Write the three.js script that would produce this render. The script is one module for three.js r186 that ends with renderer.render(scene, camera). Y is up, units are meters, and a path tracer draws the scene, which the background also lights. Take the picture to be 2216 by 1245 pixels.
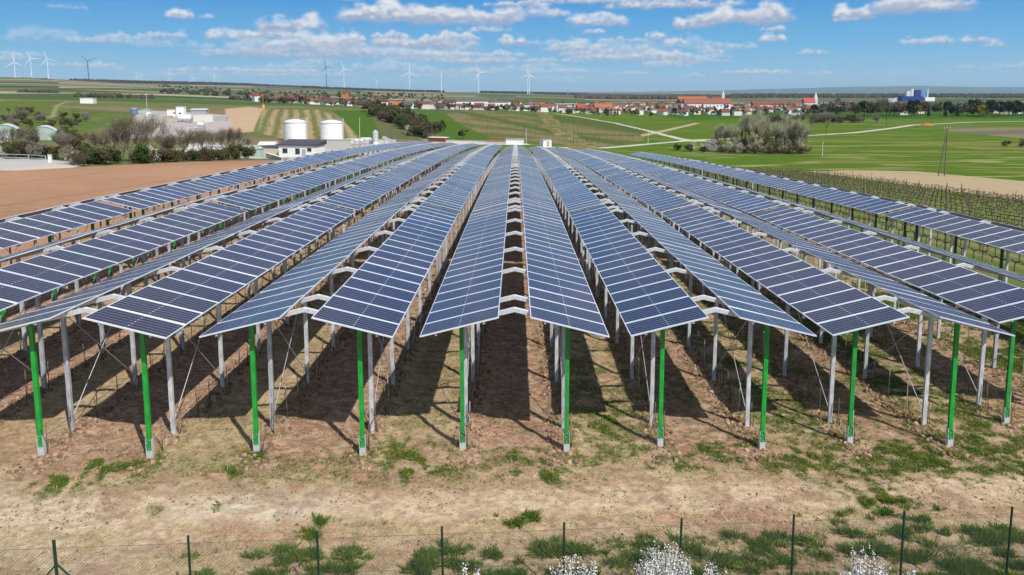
import * as THREE from 'three';
import { mergeGeometries, toCreasedNormals } from 'three/addons/utils/BufferGeometryUtils.js';

// ---------- camera, sky, sun, exposure ----------
const scene = new THREE.Scene();
const renderer = new THREE.WebGLRenderer({ antialias: true });
renderer.toneMapping = THREE.LinearToneMapping;
renderer.toneMappingExposure = 0.94;
renderer.shadowMap.enabled = true;
const CH = 10.74;                                             // the drone's height above the ground at the first posts
const camera = new THREE.PerspectiveCamera(THREE.MathUtils.radToDeg(2 * Math.atan(865 / 1536)), 2216 / 1730, 0.5, 60000);
camera.position.set(0, CH, 0);
camera.rotation.set(-Math.atan(183 / 1536), 0.0052, 0, 'YXZ');
camera.setViewOffset(2216, 1730, 0, 485, 2216, 1245);         // the photograph keeps the lower part of the lens's picture
const sun = new THREE.DirectionalLight(new THREE.Color(1.0, 0.955, 0.88), 4.85);
sun.position.set(2.3 * 30, 4.2 * 30, 3.2 * 30 - 45); sun.target.position.set(0, 0, -45);
sun.castShadow = true; sun.shadow.mapSize.set(4096, 4096);
Object.assign(sun.shadow.camera, { left: -90, right: 90, top: 110, bottom: -110, near: 1, far: 500 });
scene.add(sun, sun.target);
scene.background = skyTexture(); scene.environment = scene.background;
// ---------- terrain: depth below the camera's height, as a function of X (right) and d (ahead), metres ----------
function clamp(x, a, b) { return Math.min(b, Math.max(a, x)); }
function sstep(a, b, x) { const t = clamp((x - a) / (b - a), 0, 1); return t * t * (3 - 2 * t); }
function mix(a, b, t) { return a + (b - a) * t; }
function curve(xs, ys) {                                   // monotone cubic through knots
  const n = xs.length, m = new Array(n), s = [];
  for (let i = 0; i < n - 1; i++) s.push((ys[i + 1] - ys[i]) / (xs[i + 1] - xs[i]));
  m[0] = s[0]; m[n - 1] = s[n - 2];
  for (let i = 1; i < n - 1; i++) m[i] = s[i - 1] * s[i] <= 0 ? 0 : 2 * s[i - 1] * s[i] / (s[i - 1] + s[i]);
  return (x) => {
    if (x <= xs[0]) return ys[0] + m[0] * (x - xs[0]);
    if (x >= xs[n - 1]) return ys[n - 1];
    let i = 0; while (x > xs[i + 1]) i++;
    const h = xs[i + 1] - xs[i], t = (x - xs[i]) / h, t2 = t * t, t3 = t2 * t;
    return ys[i] * (2 * t3 - 3 * t2 + 1) + m[i] * h * (t3 - 2 * t2 + t) + ys[i + 1] * (3 * t2 - 2 * t3) + m[i + 1] * h * (t3 - t2);
  };
}
const ridgeDrop = curve([0, 19.3, 43.3, 79, 102.5, 140, 170, 195, 230], [6.0, 6.33, 6.88, 8.2, 9.15, 11.2, 13.1, 14.85, 17.2]);
const sideTilt = (d) => Math.min(0.0165 + 0.00023 * d, 0.043);
const arrayDrop = (X, d) => ridgeDrop(d) + sideTilt(d) * 90 * Math.tanh(X / 90);   // of a ridge's high edge
const LU = [-1.2, -0.72, -0.4, -0.2, 0, 0.15, 0.4, 0.72, 1.2];
const LAND = [
  curve([60, 100, 150, 240, 300, 500, 700, 1000, 1500, 2500, 3300, 6000, 12000], [9, 10, 10.3, 8, 6, 3, 1, -5, -18, -55, -58, -20, 20]),
  curve([60, 95, 150, 180, 210, 250, 300, 400, 700, 1000, 1500, 2500, 3300, 6000, 12000], [10.5, 11.0, 11.8, 12.0, 11.2, 9.4, 7.4, 5.6, 4, 0, -11, -48, -50, -10, 25]),
  curve([80, 150, 190, 235, 265, 300, 340, 400, 500, 700, 1200, 2000, 3000, 4000, 4600, 8000, 14000], [12, 14.3, 15.5, 16.2, 16, 13.3, 10.4, 9, 8.8, 9, 7, 1, -14, -33, -33, 10, 30]),
  curve([80, 150, 195, 230, 260, 300, 360, 420, 460, 620, 800, 1100, 2500, 4000, 5000, 9000, 14000], [12.3, 15.2, 17.4, 17.9, 17.8, 16.5, 13.8, 11.5, 11.3, 14, 18, 21, 8, -3, -3, 20, 32]),
  curve([80, 150, 195, 240, 300, 400, 500, 600, 680, 900, 1200, 2500, 5000, 9000, 14000], [12.6, 16.3, 19.3, 19.8, 20.2, 20.4, 20, 19.6, 19.9, 24, 25.5, 20, 16, 26, 36]),
  curve([80, 150, 195, 240, 350, 500, 800, 1200, 2500, 5000, 12000, 20000], [13, 17.2, 20, 21, 23.2, 24.3, 25.5, 26.3, 28, 30, 36, 38]),
  curve([80, 150, 195, 240, 450, 670, 1250, 2500, 6000, 12000, 20000], [14, 19, 21, 21.8, 24, 25, 26.3, 28, 31, 36, 38]),
  curve([80, 150, 195, 240, 450, 670, 1250, 2500, 6000, 12000, 20000], [15.5, 20.2, 21.4, 22, 24, 25, 26.3, 28, 31, 36, 38]),
  curve([80, 150, 195, 240, 450, 670, 1250, 2500, 6000, 12000, 20000], [16, 20.5, 21.6, 22, 24, 25, 26.3, 28, 31, 36, 38]),
];
function landDrop(X, d) {
  const u = clamp(X / Math.max(d, 1), LU[0], LU[8] - 1e-6);
  let i = 0; while (u > LU[i + 1]) i++;
  const g = (k) => LAND[clamp(k, 0, 8)](d), t = (u - LU[i]) / (LU[i + 1] - LU[i]);
  const a = g(i), b = g(i + 1), h = LU[i + 1] - LU[i];
  const ma = i ? (b - g(i - 1)) / (LU[i + 1] - LU[i - 1]) : (b - a) / h, mb = i < 7 ? (g(i + 2) - a) / (LU[i + 2] - LU[i]) : (b - a) / h;
  const t2 = t * t, t3 = t2 * t;
  return a * (2 * t3 - 3 * t2 + 1) + ma * h * (t3 - 2 * t2 + t) + b * (3 * t2 - 2 * t3) + mb * h * (t3 - t2);
}
function groundDrop(X, d) {
  const w = Math.max(sstep(195, 245, d), sstep(45, 100, Math.abs(X - 2)) * sstep(60, 110, d));
  const a = w < 1 ? arrayDrop(X, d) + 4.42 : 0;
  return w > 0 ? mix(a, landDrop(X, d), w) : a;
}
const groundY = (X, z) => CH - groundDrop(X, -z);
// ---------- helpers ----------
function rng(seed) { let s = seed >>> 0; return () => { s = (s + 0x6D2B79F5) | 0; let t = Math.imul(s ^ (s >>> 15), 1 | s); t = (t + Math.imul(t ^ (t >>> 7), 61 | t)) ^ t; return ((t ^ (t >>> 14)) >>> 0) / 4294967296; }; }
function hash2(x, y) { let h = Math.imul(x | 0, 374761393) + Math.imul(y | 0, 668265263); h = Math.imul(h ^ (h >>> 13), 1274126177); return ((h ^ (h >>> 16)) >>> 0) / 4294967296; }
var LATTICE;
function vnoise(x, y) {
  if (!LATTICE) { LATTICE = new Float32Array(65536); for (let i = 0; i < 65536; i++) LATTICE[i] = hash2(i & 255, i >> 8); }
  const xi = Math.floor(x), yi = Math.floor(y), fx = x - xi, fy = y - yi, u = fx * fx * (3 - 2 * fx), v = fy * fy * (3 - 2 * fy);
  const x0 = xi & 255, x1 = (xi + 1) & 255, y0 = (yi & 255) << 8, y1 = ((yi + 1) & 255) << 8, a = LATTICE[x0 + y0], b = LATTICE[x1 + y0], c = LATTICE[x0 + y1], d = LATTICE[x1 + y1];
  return a + (b - a) * u + (c - a) * v + (a - b - c + d) * u * v;
}
function fbm(x, y, n = 4) { let s = 0, a = 0.5, t = 0; for (let i = 0; i < n; i++) { s += a * vnoise(x, y); t += a; a *= 0.5; const q = x * 1.62 - y * 1.18 + 17.3; y = x * 1.18 + y * 1.62 + 5.1; x = q; } return s / t; }
function toS(l) { return l <= 0.0031308 ? l * 12.92 : 1.055 * Math.pow(l, 1 / 2.4) - 0.055; }
function toL(s) { s /= 255; return s <= 0.04045 ? s / 12.92 : Math.pow((s + 0.055) / 1.055, 2.4); }
function lin(r, g, b) { return [toL(r), toL(g), toL(b)]; }

// ---------- the sky: clear air and small flat-based cumulus, computed for every direction ----------
function skyTexture() {
  const W = 4096, H = 2048, data = new Float32Array(W * H * 4), pd = W / 360;
  const stops = [[0, lin(168, 204, 228)], [1.2, lin(158, 200, 229)], [3.5, lin(122, 187, 231)], [7, lin(84, 160, 226)], [20, lin(84, 148, 214)], [50, lin(68, 126, 200)], [90, lin(58, 112, 190)]];
  for (let r = 0; r < H; r++) {
    const el = (r + 0.5) / H * 180 - 90, e = Math.max(el, 0);
    let i = 0; while (i < stops.length - 2 && e > stops[i + 1][0]) i++;
    const t = clamp((e - stops[i][0]) / (stops[i + 1][0] - stops[i][0]), 0, 1);
    for (let c = 0; c < W; c++) { const o = (r * W + c) * 4; for (let k = 0; k < 3; k++) data[o + k] = mix(stops[i][1][k], stops[i + 1][1][k], t); data[o + 3] = 1; }
  }
  // a cloud: azimuth right of straight ahead, elevation of its base, half width, height (degrees), how thick it is
  const white = [0.86, 0.875, 0.91], grey = lin(164, 180, 208);
  function puff(az, base, hw, ht, thick, seed) {
    const c0 = Math.floor((az - hw * 1.15 - 90 + 180) * pd), c1 = Math.ceil((az + hw * 1.15 - 90 + 180) * pd);
    const r0 = Math.max(H / 2, Math.floor((base - ht * 0.4 + 90) / 180 * H)), r1 = Math.min(H - 1, Math.ceil((base + ht * 1.35 + 90) / 180 * H));
    const k = 2.6 / ht, kx = k * 0.55;
    for (let r = r0; r <= r1; r++) for (let c = c0; c <= c1; c++) {
      const a = (c + 0.5) / pd - 90, el = (r + 0.5) / H * 180 - 90, u = (a - az) / hw, v = (el - base) / ht;
      if (Math.abs(u) > 1.12) continue;
      const lump = vnoise(u * hw / ht * 0.9 + seed * 7.1, seed * 3.3), top = Math.pow(Math.max(0, 1 - u * u), 0.55) * (0.34 + 0.8 * lump);
      const n = fbm(a * kx + seed * 11.7, el * k + seed * 5.3, 5) - 0.5, n2 = fbm(a * kx * 2.1 + seed * 2.9 + 40, el * k * 2.1 + seed, 4) - 0.5;
      let al = sstep(-0.16, 0.36, top - v + n * 1.25) * sstep(-0.2, 0.12, v + n * 0.6 + 0.06) * sstep(1.12, 0.8, Math.abs(u) + n * 0.5);
      al *= thick; if (al <= 0.003) continue;
      const sh = sstep(-0.05, 0.62, v / Math.max(0.35, top) * 0.75 + n2 * 0.95 + 0.02), haze = clamp(Math.exp(-Math.max(el, 0) / 2.1), 0, 1) * 0.55;
      const o = ((r * W) + ((c % W) + W) % W) * 4;
      for (let q = 0; q < 3; q++) { const cc = mix(mix(grey[q], white[q], sh), data[o + q], haze); data[o + q] = mix(data[o + q], cc, al); }
    }
  }
  const R = rng(77), list = [];
  const seen = [[-31.8, 5.55, 1.3, .25, .5], [-25, 5.25, 1.05, .65, .9], [-23.2, 5.3, .55, .3, .7], [-21.4, 3.85, 2.1, 1.1, .95], [-28.7, 3.55, 2.4, .5, .5], [-25.9, 3.8, 1.5, .65, .7], [-17.2, 4.7, 2.9, 1.6, .95], [-18.5, 4.05, 2.6, .7, .8], [-17.3, 2.9, 5.2, 1.6, .6],
    [-9.8, 5.65, 4.1, 1.35, 1], [-5.8, 5.65, 2.4, .9, .9], [-2.6, 5.55, 3.4, 1.1, .85], [-7.9, 3.6, 3.4, 1.05, .9], [-4.8, 3.95, 2.2, .8, .85], [-10, 4.15, 1.6, .55, .75], [-12.2, 2.85, 1.2, .55, .8], [-.3, 3.8, 1.3, .85, .95], [-13.4, 7.0, 1.7, .5, .8], [-2.1, 4.7, 1.9, .55, .7], [-6, 2.75, 3, .5, .6], [-1, 2.7, 2.2, .55, .7],
    [6.4, 5.2, 2.7, 1.05, .9], [6.2, 4.55, 1, .4, .85], [12.2, 6.45, 5.6, .9, .9], [17.7, 5.3, 3.2, 1.6, 1], [13.6, 4.95, 1.5, .95, .95], [25, 5.25, 1.5, 1.2, 1], [24.5, 5.05, .95, .4, .9], [29, 5.65, 2.9, 1.75, 1], [11, 4.1, .95, .6, .9], [12.4, 3.6, 1.1, .65, .9], [7.1, 2.95, 1.7, .8, .95], [6.7, 2.6, 1.3, .35, .8], [19.6, 3.75, 1.1, .65, .95], [19.6, 4.5, 1, .4, .85], [22.4, 2.75, 1.3, .35, .8], [15.2, 2.9, 1.1, .5, .8], [33.6, 2.95, .8, .3, .7], [9.5, 3.1, 1.6, .5, .6], [14.5, 2.2, 2.4, .4, .6], [3, 2.3, 2.6, .45, .6], [0, 6.7, 3, .5, .8], [3.6, 6.9, 3.2, .5, .75], [-15.5, 3.3, 4.2, 1.3, .7], [-20, 2.6, 4.5, .9, .6], [-12.5, 3.7, 3, 1.2, .6], [-9.2, 5.5, 5, 1.5, .8], [-3.5, 5.4, 4.4, 1.4, .8], [1.2, 5.9, 3.4, .9, .75], [-6.5, 3.5, 4.2, 1.1, .7], [-2, 2.2, 4, .7, .55], [5, 3.4, 2.6, .8, .6], [9, 6.9, 4.4, .8, .8], [17.3, 5.2, 4.2, 1.5, .85], [29.2, 5.6, 3.4, 1.7, .9], [10, 2.5, 3.2, .6, .5]];
  for (const s of seen) list.push(s);
  for (let i = 0; i < 340; i++) {                              // banks and streaks of far cloud low over the horizon, all the way round
    const az = R() * 360 - 180, el = 0.5 + Math.pow(R(), 1.1) * 3.4;
    if (az > 20 && az < 42 && R() < 0.62) continue; if (az < -22 && az > -42 && el > 2.4 && R() < 0.8) continue;
    list.push([az, el, 0.9 + R() * 3.2, 0.16 + el * 0.14 * (0.5 + R()), 0.3 + R() * 0.5]);
  }
  for (let i = 0; i < 60; i++) {                               // wider thin layers among them
    const az = R() * 360 - 180, el = 1 + R() * 3.2; if (az > 20 && az < 42 && R() < 0.8) continue;
    list.push([az, el, 3 + R() * 4, 0.4 + R() * 0.7, 0.3 + R() * 0.3]);
  }
  for (let i = 0; i < 720; i++) {                              // broken cumulus out of view, larger overhead, plentiful to pale the module reflections
    const az = R() * 360 - 180, el = 3 + Math.pow(R(), 1.7) * 66;
    if (Math.abs(az) < 41 && el < 7.6) continue;
    const s = 0.8 + el * 0.11; list.push([az, el, (1.6 + R() * 2.8) * s / Math.max(0.35, Math.cos(el * Math.PI / 180)), (0.6 + R() * 0.9) * s, 0.8 + R() * 0.2]);
  }
  list.sort((a, b) => a[1] - b[1]);
  list.forEach((s, i) => puff(...s, i + 1));
  const t = new THREE.DataTexture(data, W, H, THREE.RGBAFormat, THREE.FloatType);
  t.mapping = THREE.EquirectangularReflectionMapping; t.magFilter = t.minFilter = THREE.LinearFilter; t.needsUpdate = true;
  return t;
}
// ---------- what grows and lies where, in plan (X right, d ahead; metres) ----------
const ROW0 = -0.03, ROWP = 6.02;                              // ridge lines of the canopies
const ridgeX = (k) => ROW0 + ROWP * k + (k === 4 ? 3.2 : 0);
const frontD = (X) => 19.3 + 0.077 * X + (X > 15 ? 1.2 : 0);
const inPoly = (P, x, y) => { let c = false; for (let i = 0, j = P.length - 1; i < P.length; j = i++) if ((P[i][1] > y) !== (P[j][1] > y) && x < (P[j][0] - P[i][0]) * (y - P[i][1]) / (P[j][1] - P[i][1]) + P[i][0]) c = !c; return c; };
const toLine = (L, x, y) => { let m = 1e9; for (let i = 0; i < L.length - 1; i++) { const [ax, ay] = L[i], bx = L[i + 1][0] - ax, by = L[i + 1][1] - ay, t = clamp(((x - ax) * bx + (y - ay) * by) / (bx * bx + by * by), 0, 1); const ex = x - ax - bx * t, ey = y - ay - by * t; m = Math.min(m, ex * ex + ey * ey); } return Math.sqrt(m); };
const mix3 = (a, b, t) => [a[0] + (b[0] - a[0]) * t, a[1] + (b[1] - a[1]) * t, a[2] + (b[2] - a[2]) * t];
const C = { sand: [.405, .28, .178], soil: [.345, .205, .135], straw: [.445, .35, .205], pale: [.55, .47, .35], plough: [.37, .205, .12], grass: [.075, .13, .03], lush: [.056, .13, .015], dry: [.33, .28, .12], gravel: [.43, .39, .36], concrete: [.44, .425, .40], track: [.55, .50, .42], tan: [.42, .30, .19], olive: [.13, .15, .055], dark: [.10, .10, .06] };
const PLOUGH = [[-29.5, -8], [-29.5, 60], [-31, 115], [-43, 146], [-51, 139], [-59, 128.5], [-66, 108], [-71, 96.5], [-140, 80], [-140, -8]];
const YARD = [[-140, 88], [-71, 98], [-66, 103], [-69, 114], [-80, 121], [-140, 121]];
const WORKS = [[-54, 146], [-44, 160], [-43, 196], [-38, 244], [-46, 250], [-70, 246], [-90, 205], [-86, 176], [-70, 158]];
const PAD = [[-40, 243], [-4, 262], [6, 268], [4, 275], [-20, 268], [-44, 251]];
const GAS = [[-113, 199], [-168, 315], [-178, 331], [-150, 331], [-133, 327], [-116, 290], [-109, 246]];
const BROWN = [[-108, 264], [-152, 372], [-155, 412], [-140, 396], [-119, 330], [-103, 278]];
const VINEL = [[-101, 277], [-118, 330], [-138, 380], [-109, 398], [-80, 330], [-57, 264], [-76, 245]];
const GREENT = [[-57, 262], [-84, 345], [-103, 396], [-86, 411], [-70, 350], [-50, 266]];
const COPSE = [[-50, 266], [-72, 350], [-90, 412], [-72, 470], [-64, 426], [-48, 350], [-26, 280], [-20, 266]];
const GREENF = [[-26, 279], [-48, 350], [-66, 428], [-50, 500], [-34, 400], [-9, 290], [-18, 272]];
const VINEC = [[-9, 286], [-36, 400], [-52, 520], [-46, 640], [62, 625], [76, 547], [80, 440], [70, 400], [60, 330], [34, 279]];
const ROAD1 = [[10, 258], [34, 270], [56, 303], [78.7, 331.8], [90, 342], [122, 356], [150, 372], [194, 407], [247, 466], [287, 515], [364, 568], [430, 592], [700, 640]];
const ROAD2 = [[82, 336], [81, 373], [81, 440], [76, 547], [62, 620], [40, 720]];
const SANDS = [[76, 187], [90, 190], [105, 187], [125, 150], [160, 130], [150, 60], [110, 80], [84, 117]];
const VINER = [[31, -8], [31, 120], [40, 190], [76, 187], [84, 117], [110, 80], [150, 60], [150, -8]];
const STRIPD = [[258, 428], [295, 480], [480, 480], [520, 400], [300, 345], [249, 346]];
const PADDOCK = [[-120, 190], [-170, 318], [-236, 330], [-215, 230], [-150, 190]];
const WEEDS = [[-12.3, 18, .6], [-11.8, 18.6, .8], [-11, 19, .8], [-7.8, 18.65, .45], [-7.5, 19.6, .4], [-4.8, 16.1, .35], [-3.3, 20.1, .8], [-2.6, 19, .7], [-2.9, 19.5, .8], [.2, 19.7, .6], [.8, 18.9, .5], [.5, 19.3, .6], [2.7, 21.8, .9], [3.3, 22.7, .9], [5.8, 20.8, .8], [7.6, 21, .5], [9, 20.1, 1.1], [9.8, 19.8, .9], [12.3, 20.5, 1.2], [14.4, 21.3, 1.5], [15.4, 20.7, 1.5], [9.8, 18.1, .5], [13.2, 22.5, 1.2], [16.5, 23, 1.6], [11, 23, .9], [-8.7, 16.8, .3], [-7.9, 17.1, .3]];
// how thick the green stands, 0 to 1
function grassAt(X, d) {
  const q = d - 0.09 * X, n1 = fbm(X * 0.55 + 3, d * 0.95 + 9, 3), n2 = fbm(X * 2.3 + 31, d * 3.4, 3), lane = (X - ROW0) / ROWP, f = Math.abs(lane - Math.round(lane)) * ROWP;
  let g = 0;
  for (const [wx, wd, r] of WEEDS) { const ex = (X - wx) * 0.8, ed = d - wd, e2 = ex * ex + ed * ed; if (e2 > 4.2 * r * r) continue; const e = Math.sqrt(e2) / r / 1.28; g = Math.max(g, (1.15 - e * 0.72) * sstep(0.4, 0.66, vnoise(X * 4.2 + d * 1.3, d * 1.9 - X * 0.4) * 0.55 + n2 * 0.45)); }
  if (q < 15.75) {
    const thr = mix(0.70, 0.60, sstep(-8, 5, X)) - 0.04 * sstep(5, 12, X) - 0.02 * sstep(14.6, 13, q), c = fbm(X * 1.9 + 12, d * 4.6 + 4, 2) + (n2 - 0.5) * 0.3;
    g = Math.max(g, sstep(thr - 0.03, thr + 0.12, c) * sstep(-9.5, -5, X), 0.3 * sstep(0.4, 0.6, n2) * sstep(-6, 4, X));
  }
  else if (q < 17.1) g = Math.max(g, sstep(0.0, 0.12, n1 * 0.7 + n2 * 0.4 - 0.72 - Math.abs(q - 16.5) * 0.25 + 0.1 * sstep(-4, 4, X) - 0.3 * sstep(-3, -6, X)));
  else {
    const open = sstep(17.9, 18.6, q) * sstep(-14, 14, X);
    g = Math.max(g, sstep(0.1, 0.3, n1 * 0.55 + n2 * 0.6 - 0.66 + 0.16 * open + 0.14 * sstep(4, 13, X)) * (0.3 + 0.55 * sstep(-4, 12, X)) * sstep(17.7, 18.5, q), (0.42 + 0.26 * sstep(-4, 6, X)) * sstep(0.40, 0.62, n2 * 0.6 + n1 * 0.4 + 0.06 * sstep(0, 12, X)) * sstep(-20, -6, X) * sstep(18.1, 18.9, q));
    if (q > 20.5) g *= f > 1.5 ? 0.9 : 0.55;
  }
  if (X > 19.5 && d > 22) g = Math.max(g, sstep(0.38, 0.6, n1 * 0.6 + n2 * 0.45 - (X > 24.5 && X < 31 ? 0.03 : 0.0)));
  return clamp(g, 0, 1);
}
function stripes(X, d, ax, ad, w) { const l = Math.hypot(ax, ad), s = (X * ad - d * ax) / l / w; return s - Math.floor(s); }
function farmland(X, d, mid) {
  let c;
  // farmland in long strips, far off
  const blk = 420, th = hash2(Math.floor(X / 900 + 40), Math.floor(d / 700)) * 1.2 - 0.6, rx = X * Math.cos(th) + d * Math.sin(th), rd = -X * Math.sin(th) + d * Math.cos(th);
  const w = 55 + 90 * hash2(Math.floor(rd / blk), 91), ix = Math.floor(rx / (w * 3.2)), iy = Math.floor(rd / w), r = hash2(ix * 7 + 3, iy * 13 + 1), r2 = hash2(ix + 91, iy + 17);
  if (r < 0.42) c = mix3([.045, .095, .03], [.075, .125, .045], r2);
  else if (r < 0.60) c = mix3([.11, .12, .06], [.15, .14, .08], r2);
  else if (r < 0.79) c = mix3([.17, .135, .10], [.22, .18, .14], r2);
  else if (r < 0.94) c = mix3([.31, .26, .18], [.40, .34, .25], r2);
  else c = [.075, .07, .055];
  const m = 0.9 + 0.2 * mid; return [c[0] * m, c[1] * m, c[2] * m];
}
// the base colour of the ground itself; fine = metres per texel, so that grain finer than a texel is left out
function landColor(X, d, fine) {
  const big = fbm(X * 0.045, d * 0.045, 3), mid = fbm(X * 0.4 + 8, d * 0.4, 3);
  let c;
  if (d > 900) return farmland(X, d, mid);
  const inArray = X > -28.6 && X < 31 && d < 200 - (X > 20 ? 42 : 0);
  if (inArray) {
    const q = d - 0.09 * X, grit = fine < 0.1 ? clamp((fbm(X * 6, d * 7, 3) - 0.5) * 2.3 + 0.5, 0, 1) : 0.5, fleck = fine < 0.1 ? vnoise(X * 26, d * 26) : 0.5;
    const lane = (X - ROW0) / ROWP, f = Math.abs(lane - Math.round(lane)) * ROWP, under = sstep(-0.4, 0.8, d - frontD(X));
    const wob = (fbm(X * 0.8, d * 0.35 + 50, 2) - 0.5) * 0.9;
    const tilled = sstep(0.35, -0.35, f - 1.55 + wob) ;
    let row = mix3(mix3(mix3(C.straw, C.sand, sstep(0.35, 0.65, mid)), C.soil, 0.22), mix3(C.soil, [.39, .25, .17], grit), tilled);
    const near = sstep(0.5, 0.0, Math.abs(f - 1.5)); row = mix3(row, [.24, .145, .095], near * 0.5 * sstep(0.3, 0.6, grit));
    let open = mix3(mix3(C.soil, C.sand, sstep(0.36, 0.62, fbm(X * 0.32, d * 0.75 + 20, 4))), C.straw, sstep(0.45, 0.62, fbm(X * 1.3 + 5, d * 2.1, 3)) * 0.75);
    const tr = sstep(0.9, 0.35, Math.abs(q - 17.45 + (fbm(X * 0.2, 3, 2) - 0.5) * 0.5)); open = mix3(open, [.50, .375, .25], tr * 0.75);
    const pit = sstep(1.15, 0.65, Math.sqrt((X + 6.7) ** 2 * 0.25 + (d - 17.05) ** 2 * 1.21) + (grit - 0.5) * 0.9); open = mix3(open, C.pale, pit * 0.85);
    const left = sstep(-6, -12, X) * sstep(19, 17, d); open = mix3(open, [.50, .41, .29], left * 0.6);
    c = mix3(open, row, under);
    c = mix3(c, [.29, .18, .12], sstep(0.5, 0.68, fbm(X * 1.1 + 70, d * 1.6, 4)) * 0.55); c = mix3(c, C.pale, sstep(0.58, 0.7, fbm(X * 2.3 + 17, d * 3.1, 3)) * 0.28);
    const g = grassAt(X, d); c = mix3(c, mix3(C.olive, C.grass, grit), clamp(g * 1.1, 0, 0.85) * (fine < 0.1 ? sstep(0.25, 0.6, fleck * 0.6 + g * 0.6) : 0.7));
    const m = 0.62 + 0.76 * (grit * 0.55 + fleck * 0.45); return [c[0] * m, c[1] * m, c[2] * m];
  }
  if (inPoly(PLOUGH, X, d)) {
    const fur = stripes(X + (big - 0.5) * 2, d, 0.12, 1, 0.75); c = mix3(C.plough, [.41, .245, .155], mid);
    return c.map((v) => v * (0.86 + 0.16 * fur + 0.3 * (big - 0.5) - (stripes(X, d, 0.12, 1, 14) < 0.06 ? 0.1 : 0) + (fine < 0.5 ? 0.14 * (vnoise(X * 3, d * 3) - 0.5) : 0)));
  }
  if (X > 19 && X < 31.5) { c = mix3(C.olive, C.soil, sstep(0.4, 0.65, mid)); return mix3(c, C.lush, sstep(0.5, 0.7, fbm(X * .3 + 4, d * .3, 3))); }
  if (inPoly(VINER, X, d)) { const s = stripes(X, d, 0.02, 1, 2.6); c = mix3(C.lush, C.olive, mid); return mix3(c, [.22, .20, .09], sstep(0.35, 0.1, Math.abs(s - 0.5)) * 0.6 + 0.25 * sstep(.5, .7, big)); }
  const edge = (fbm(X * 0.12, d * 0.12, 3) - 0.5) * 5;
  if (inPoly(SANDS, X + edge * 0.4, d + edge * 0.4)) return mix3([.37, .28, .165], [.42, .33, .2], mid);
  if (toLine(ROAD1, X, d) < 2.3 + edge * 0.15 || toLine(ROAD2, X, d) < 2.1 + edge * 0.15 || inPoly(PAD, X, d)) return mix3(C.track, C.concrete, mid);
  if ((X - 84) ** 2 + (d - 335) ** 2 < 49) return C.track;
  if (inPoly(YARD, X, d)) return mix3(C.concrete, [.55, .46, .36], sstep(-75, -68, X + edge * 0.3));
  if (inPoly(WORKS, X, d)) return mix3(C.concrete, C.gravel, sstep(0.4, 0.6, mid));
  if (inPoly(GAS, X + edge * 0.3, d)) return mix3(C.gravel, [.36, .31, .29], fbm(X * 0.5, d * 0.5, 3));
  if (inPoly(BROWN, X, d)) return mix3(C.tan, [.46, .335, .21], mid);
  if (inPoly(VINEL, X, d)) { const s = stripes(X + edge * 0.3, d, -44, 145, 5.2); return mix3(mix3(C.olive, [.17, .16, .06], mid), [.38, .28, .16], sstep(0.3, 0.55, s) * sstep(1.0, 0.85, s) * (0.6 + 0.4 * mid)); }
  if (inPoly(GREENT, X, d)) return mix3(C.lush, C.grass, mid);
  if (inPoly(COPSE, X, d)) return mix3(C.olive, C.dark, mid);
  if (inPoly(GREENF, X, d)) return mix3(C.lush, [.085, .13, .03], mid);
  if (inPoly(VINEC, X, d)) {
    const l = Math.hypot(67, 208), across = ((X + 45) * 208 + (d - 480) * 67) / l, s = stripes(X, d, 67, -208, 3.4);
    const green = sstep(70, 95, across + edge * 2) + sstep(22, 28, across) * sstep(42, 36, across);
    c = mix3(mix3([.27, .215, .11], C.olive, sstep(0.4, 0.7, fbm(X * .05 + 2, d * .05, 3))), mix3(C.lush, C.olive, mid), clamp(green, 0, 1));
    return mix3(c, [.075, .075, .03], sstep(0.34, 0.06, Math.abs(s - 0.5)) * 0.9);
  }
  if (d < 900 && X > -20) {                                   // meadows and young corn on the right
    if (d > 640 && X > 150) c = mix3([.05, .115, .025], C.lush, mid);
    else if (inPoly(STRIPD, X, d)) c = stripes(X, d, 1, 0.45, 55) < 0.55 ? [.16, .13, .10] : mix3(C.olive, [.25, .22, .13], mid);
    else if (Math.abs(X - 0.42 * d + 92) < 3 && d > 370 && d < 560) c = C.tan;
    else {
      const st = fbm(X * 0.02 + 7, d * 0.13, 4), st2 = fbm(X * 0.055, d * 0.3 + 30, 4);
      c = mix3(C.lush, [.11, .155, .024], mid);
      const amount = X > 60 && d > 120 && d < 330 ? 1.15 : 0.5;
      c = mix3(c, [.26, .22, .09], sstep(0.5, 0.68, st) * 0.4 * amount); c = mix3(c, [.38, .33, .17], sstep(0.62, 0.74, st2) * 0.5 * amount);
    }
    return c;
  }
  if (d < 460 && X <= -20) {                                  // slopes on the left
    c = mix3(C.olive, [.2, .16, .09], sstep(0.42, 0.62, fbm(X * 0.02 + 11, d * 0.03, 4)));
    if (inPoly(PADDOCK, X + edge, d)) c = mix3(C.lush, C.olive, 0.35 + 0.6 * sstep(0.3, 0.65, mid));
    const s = toLine([[-190, 262], [-232, 330], [-280, 415]], X, d); if (s < 14 + edge) c = mix3([.09, .14, .025], C.olive, mid);
    if (s > 15 && s < 16.6) c = [.26, .225, .14];
    return c.map((v) => v * (0.85 + 0.3 * mid));
  }
  return farmland(X, d, mid);
}

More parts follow.
